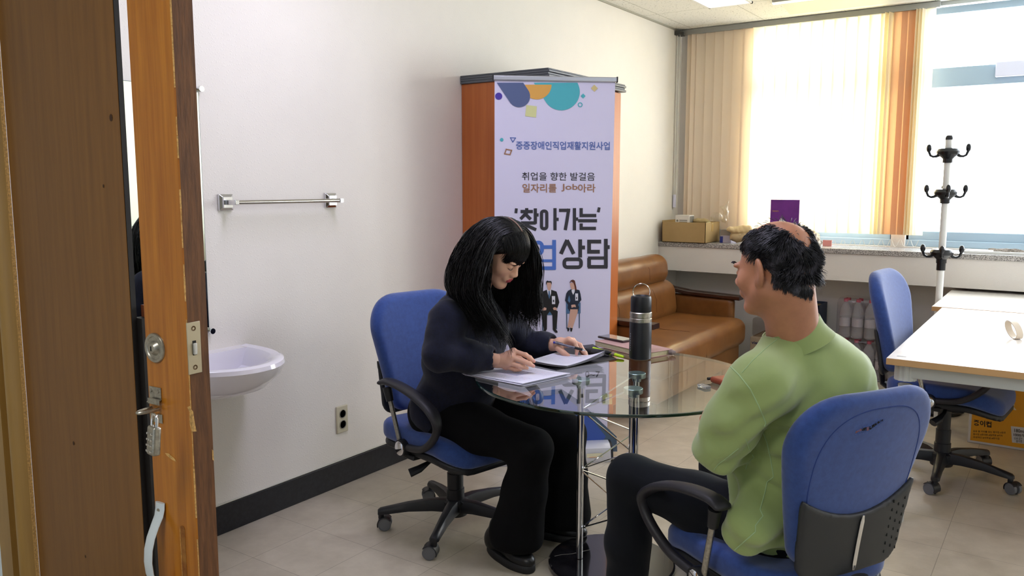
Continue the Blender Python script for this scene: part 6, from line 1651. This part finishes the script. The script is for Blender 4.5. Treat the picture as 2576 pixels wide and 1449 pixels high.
q = MB(); text('viewers', 0, 0, 1, 1, 0, 0, .03, mb=q, m=lambda X, Y: Vector((a.x+.01+.12*X, 6.1392, onax(1895, 862, 1, 6.14).z+.022*Y-.01))); q.obj('print', mat('dark_blue_print', '2a2a4c', rough=.6), cbx)
MB().box((a.x, 6.16, onax(1895, 848, 1, 6.14).z), (b.x, 6.48, onax(1895, 800, 1, 6.14).z)).obj('clear_bag', glassmat('clear_bag_film', (.8, .77, .75), 1.35, .15, 1.2), cbx, bevel=.02)
# yellow paper cup carton
yb = thing('paper_cup_carton', 'yellow carton of paper cups on the floor under the desk', 'box', tuple(onax(2500, 1115, 2, 0)))
y0_ = onax(2433, 1112, 2, 0); yx0, yy_ = y0_.x, y0_.y; yh = .47; yw = .52
M_yel = mat('yellow_carton', 'dd9a1a', rough=.55); M_wht = mat('carton_white', 'cfccc9', rough=.6)
b = MB().box((yx0, yy_, 0), (yx0+yw, yy_+.36, yh)); b.obj('carton', M_wht, yb, bevel=.003)
MB().box((yx0+.014, yy_-.0006, .014), (yx0+yw-.01, yy_, yh-.03)).obj('front_panel', M_yel, yb)
M_ltext = mat('cream_letters', 'd8cfae', rough=.6); M_dtext = mat('dark_letters', '2a1c10', rough=.6)
def ytext(s_, px0, pyb, px1, pyt, m_, bold, nm, off=.0012, yb2=None, scale=None):
    q = MB(); text(s_, px0, pyb, px1, pyt, 0, 0, bold, yb2, mb=q, m=lambda X, Y: onax(X, Y, 1, yy_-off)); q.obj(nm, m_, yb)
ytext('SUPER', 2473, 1027, 2557, 1008, M_ltext, .03, 'lettering', yb2=1032)
ytext('CUPS', 2463, 1047, 2534, 1031, M_ltext, .03, 'lettering', yb2=1051)
ytext('종이컵', 2449, 1070, 2494, 1055, M_dtext, .03, 'lettering', yb2=1076)
for i, r_ in enumerate(('음료 물 커피를 담는 종이컵 #음료', '종이컵 #휴대용 #일회용 #커피', '위생적인 #사무실 #종이컵')): ytext(r_, 2448, 1087+i*7.5, 2530-i*8, 1082+i*7.5, M_dtext, .01, 'small_print', yb2=1091+i*7.5)
q = MB().add([onax(px, py, 1, yy_-.0009) for px, py in ((2543, 1072), (2600, 1078), (2600, 1120), (2546, 1113))], [(0, 1, 2, 3)]); q.obj('white_label', M_wht, yb)
ytext('180ml', 2552, 1087, 2577, 1078, M_dtext, .015, 'lettering', .0014, 1090); ytext('1000개', 2550, 1097, 2577, 1089, M_dtext, .015, 'lettering', .0014, 1100); ytext('인쇄 없는', 2551, 1106, 2572, 1100, M_dtext, .01, 'lettering', .0014); ytext('종이컵', 2556, 1113, 2571, 1107, M_dtext, .01, 'lettering', .0014)
q = MB().add([onax(px, py, 1, yy_-.0018) for px, py in ((2512, 960), (2540, 962), (2540, 988), (2511, 985))], [(0, 1, 2, 3)]); q.obj('tape', mat('clear_tape', 'cfae70', rough=.25), yb)
# ring of beige strap on the desk
rg = thing('tape_ring', 'beige oval ring standing on its edge on the desk at the right border', 'ring', tuple(onax(2558, 848, 2, .72)))
rc = onax(2549, 850, 2, .722); rows = []
rax = Vector((math.cos(.75), math.sin(.75), 0)); rrd = Vector((-rax.y, rax.x, 0))
for t in np.linspace(0, 2*PI, 41)[:-1]:
    c, s_ = math.cos(t), math.sin(t); row = []
    for q_, dw in ((1, -.017), (1, .017), (.90, .017), (.90, -.017)):
        row.append(Vector((rc.x, rc.y, .7205+.041))+rrd*(.034*q_*c+.022*s_)+rax*dw+Vector((0, 0, .041*q_*s_)))
    rows.append(row)
rows.append(rows[0]); MB().grid(rows, closed=True).obj('band', mat('beige_band', 'd9cbb8', rough=.5), rg, smooth=True, angle=50)
dl = MB().box((-.571, 3.70, .7202), (-.535, 3.72, .7206)).obj('asset_sticker', mat('grey_sticker', '8d8f92', rough=.5)); dl.parent = None
par(dl, bpy.data.objects['desk'])
# ================================================================== camera, sky, lamps
cam = bpy.data.cameras.new('camera'); co = bpy.data.objects.new('camera', cam); COL.objects.link(co)
cam.sensor_width = 36; cam.lens = FPX/WPX*36; cam.clip_start = .02
co.matrix_world = Matrix.Translation(CC) @ Matrix((CR, CU, -CF)).transposed().to_4x4()
scene.camera = co
w = bpy.data.worlds.new('world'); scene.world = w; w.use_nodes = True
bg = w.node_tree.nodes['Background']; bg.inputs[0].default_value = (.93, .97, 1.0, 1); bg.inputs[1].default_value = SKY = 15.0
def area(name, loc, rot, sx, sy, power, col=(1, 1, 1), portal=False):
    l = bpy.data.lights.new(name, 'AREA'); l.shape = 'RECTANGLE'; l.size = sx; l.size_y = sy; l.energy = power; l.color = col
    if portal: l.cycles.is_portal = True
    o = bpy.data.objects.new(name, l); COL.objects.link(o); o.location = loc; o.rotation_euler = rot; return o
area('window_portal', ((X1+X2)/2, YB+.18, (ZS+ZT)/2), (-PI/2, 0, 0), X2-X1, ZT-ZS, 1, portal=True)
area('window_portal', ((X3+2.6)/2, YB+.18, (ZS+ZT)/2), (-PI/2, 0, 0), 2.6-X3, ZT-ZS, 1, portal=True)
area('ceiling_lamp', (-1.6, 2.2, ZC-.03), (0, 0, 0), 1.2, .3, 21, (.92, .89, 1.22))
area('ceiling_lamp', (1.2, 3.2, ZC-.03), (0, 0, 0), 1.2, .3, 19, (1, .96, 1.03))
area('corridor_fill', (-.6, -.6, ZC-.03), (0, 0, 0), .3, 1.2, 30, (1, .97, .92))  # added fill without a fixture, brightens the door leaves and corridor wall
vs = scene.view_settings; vs.view_transform = 'Standard'; vs.look = 'None'; vs.gamma = 1; vs.exposure = -.12; vs.use_curve_mapping = False
try:
    scene.cycles.use_denoising = True; scene.cycles.max_bounces = 8; scene.cycles.transparent_max_bounces = 12; scene.cycles.caustics_reflective = False; scene.cycles.sample_clamp_indirect = 8
except Exception: pass
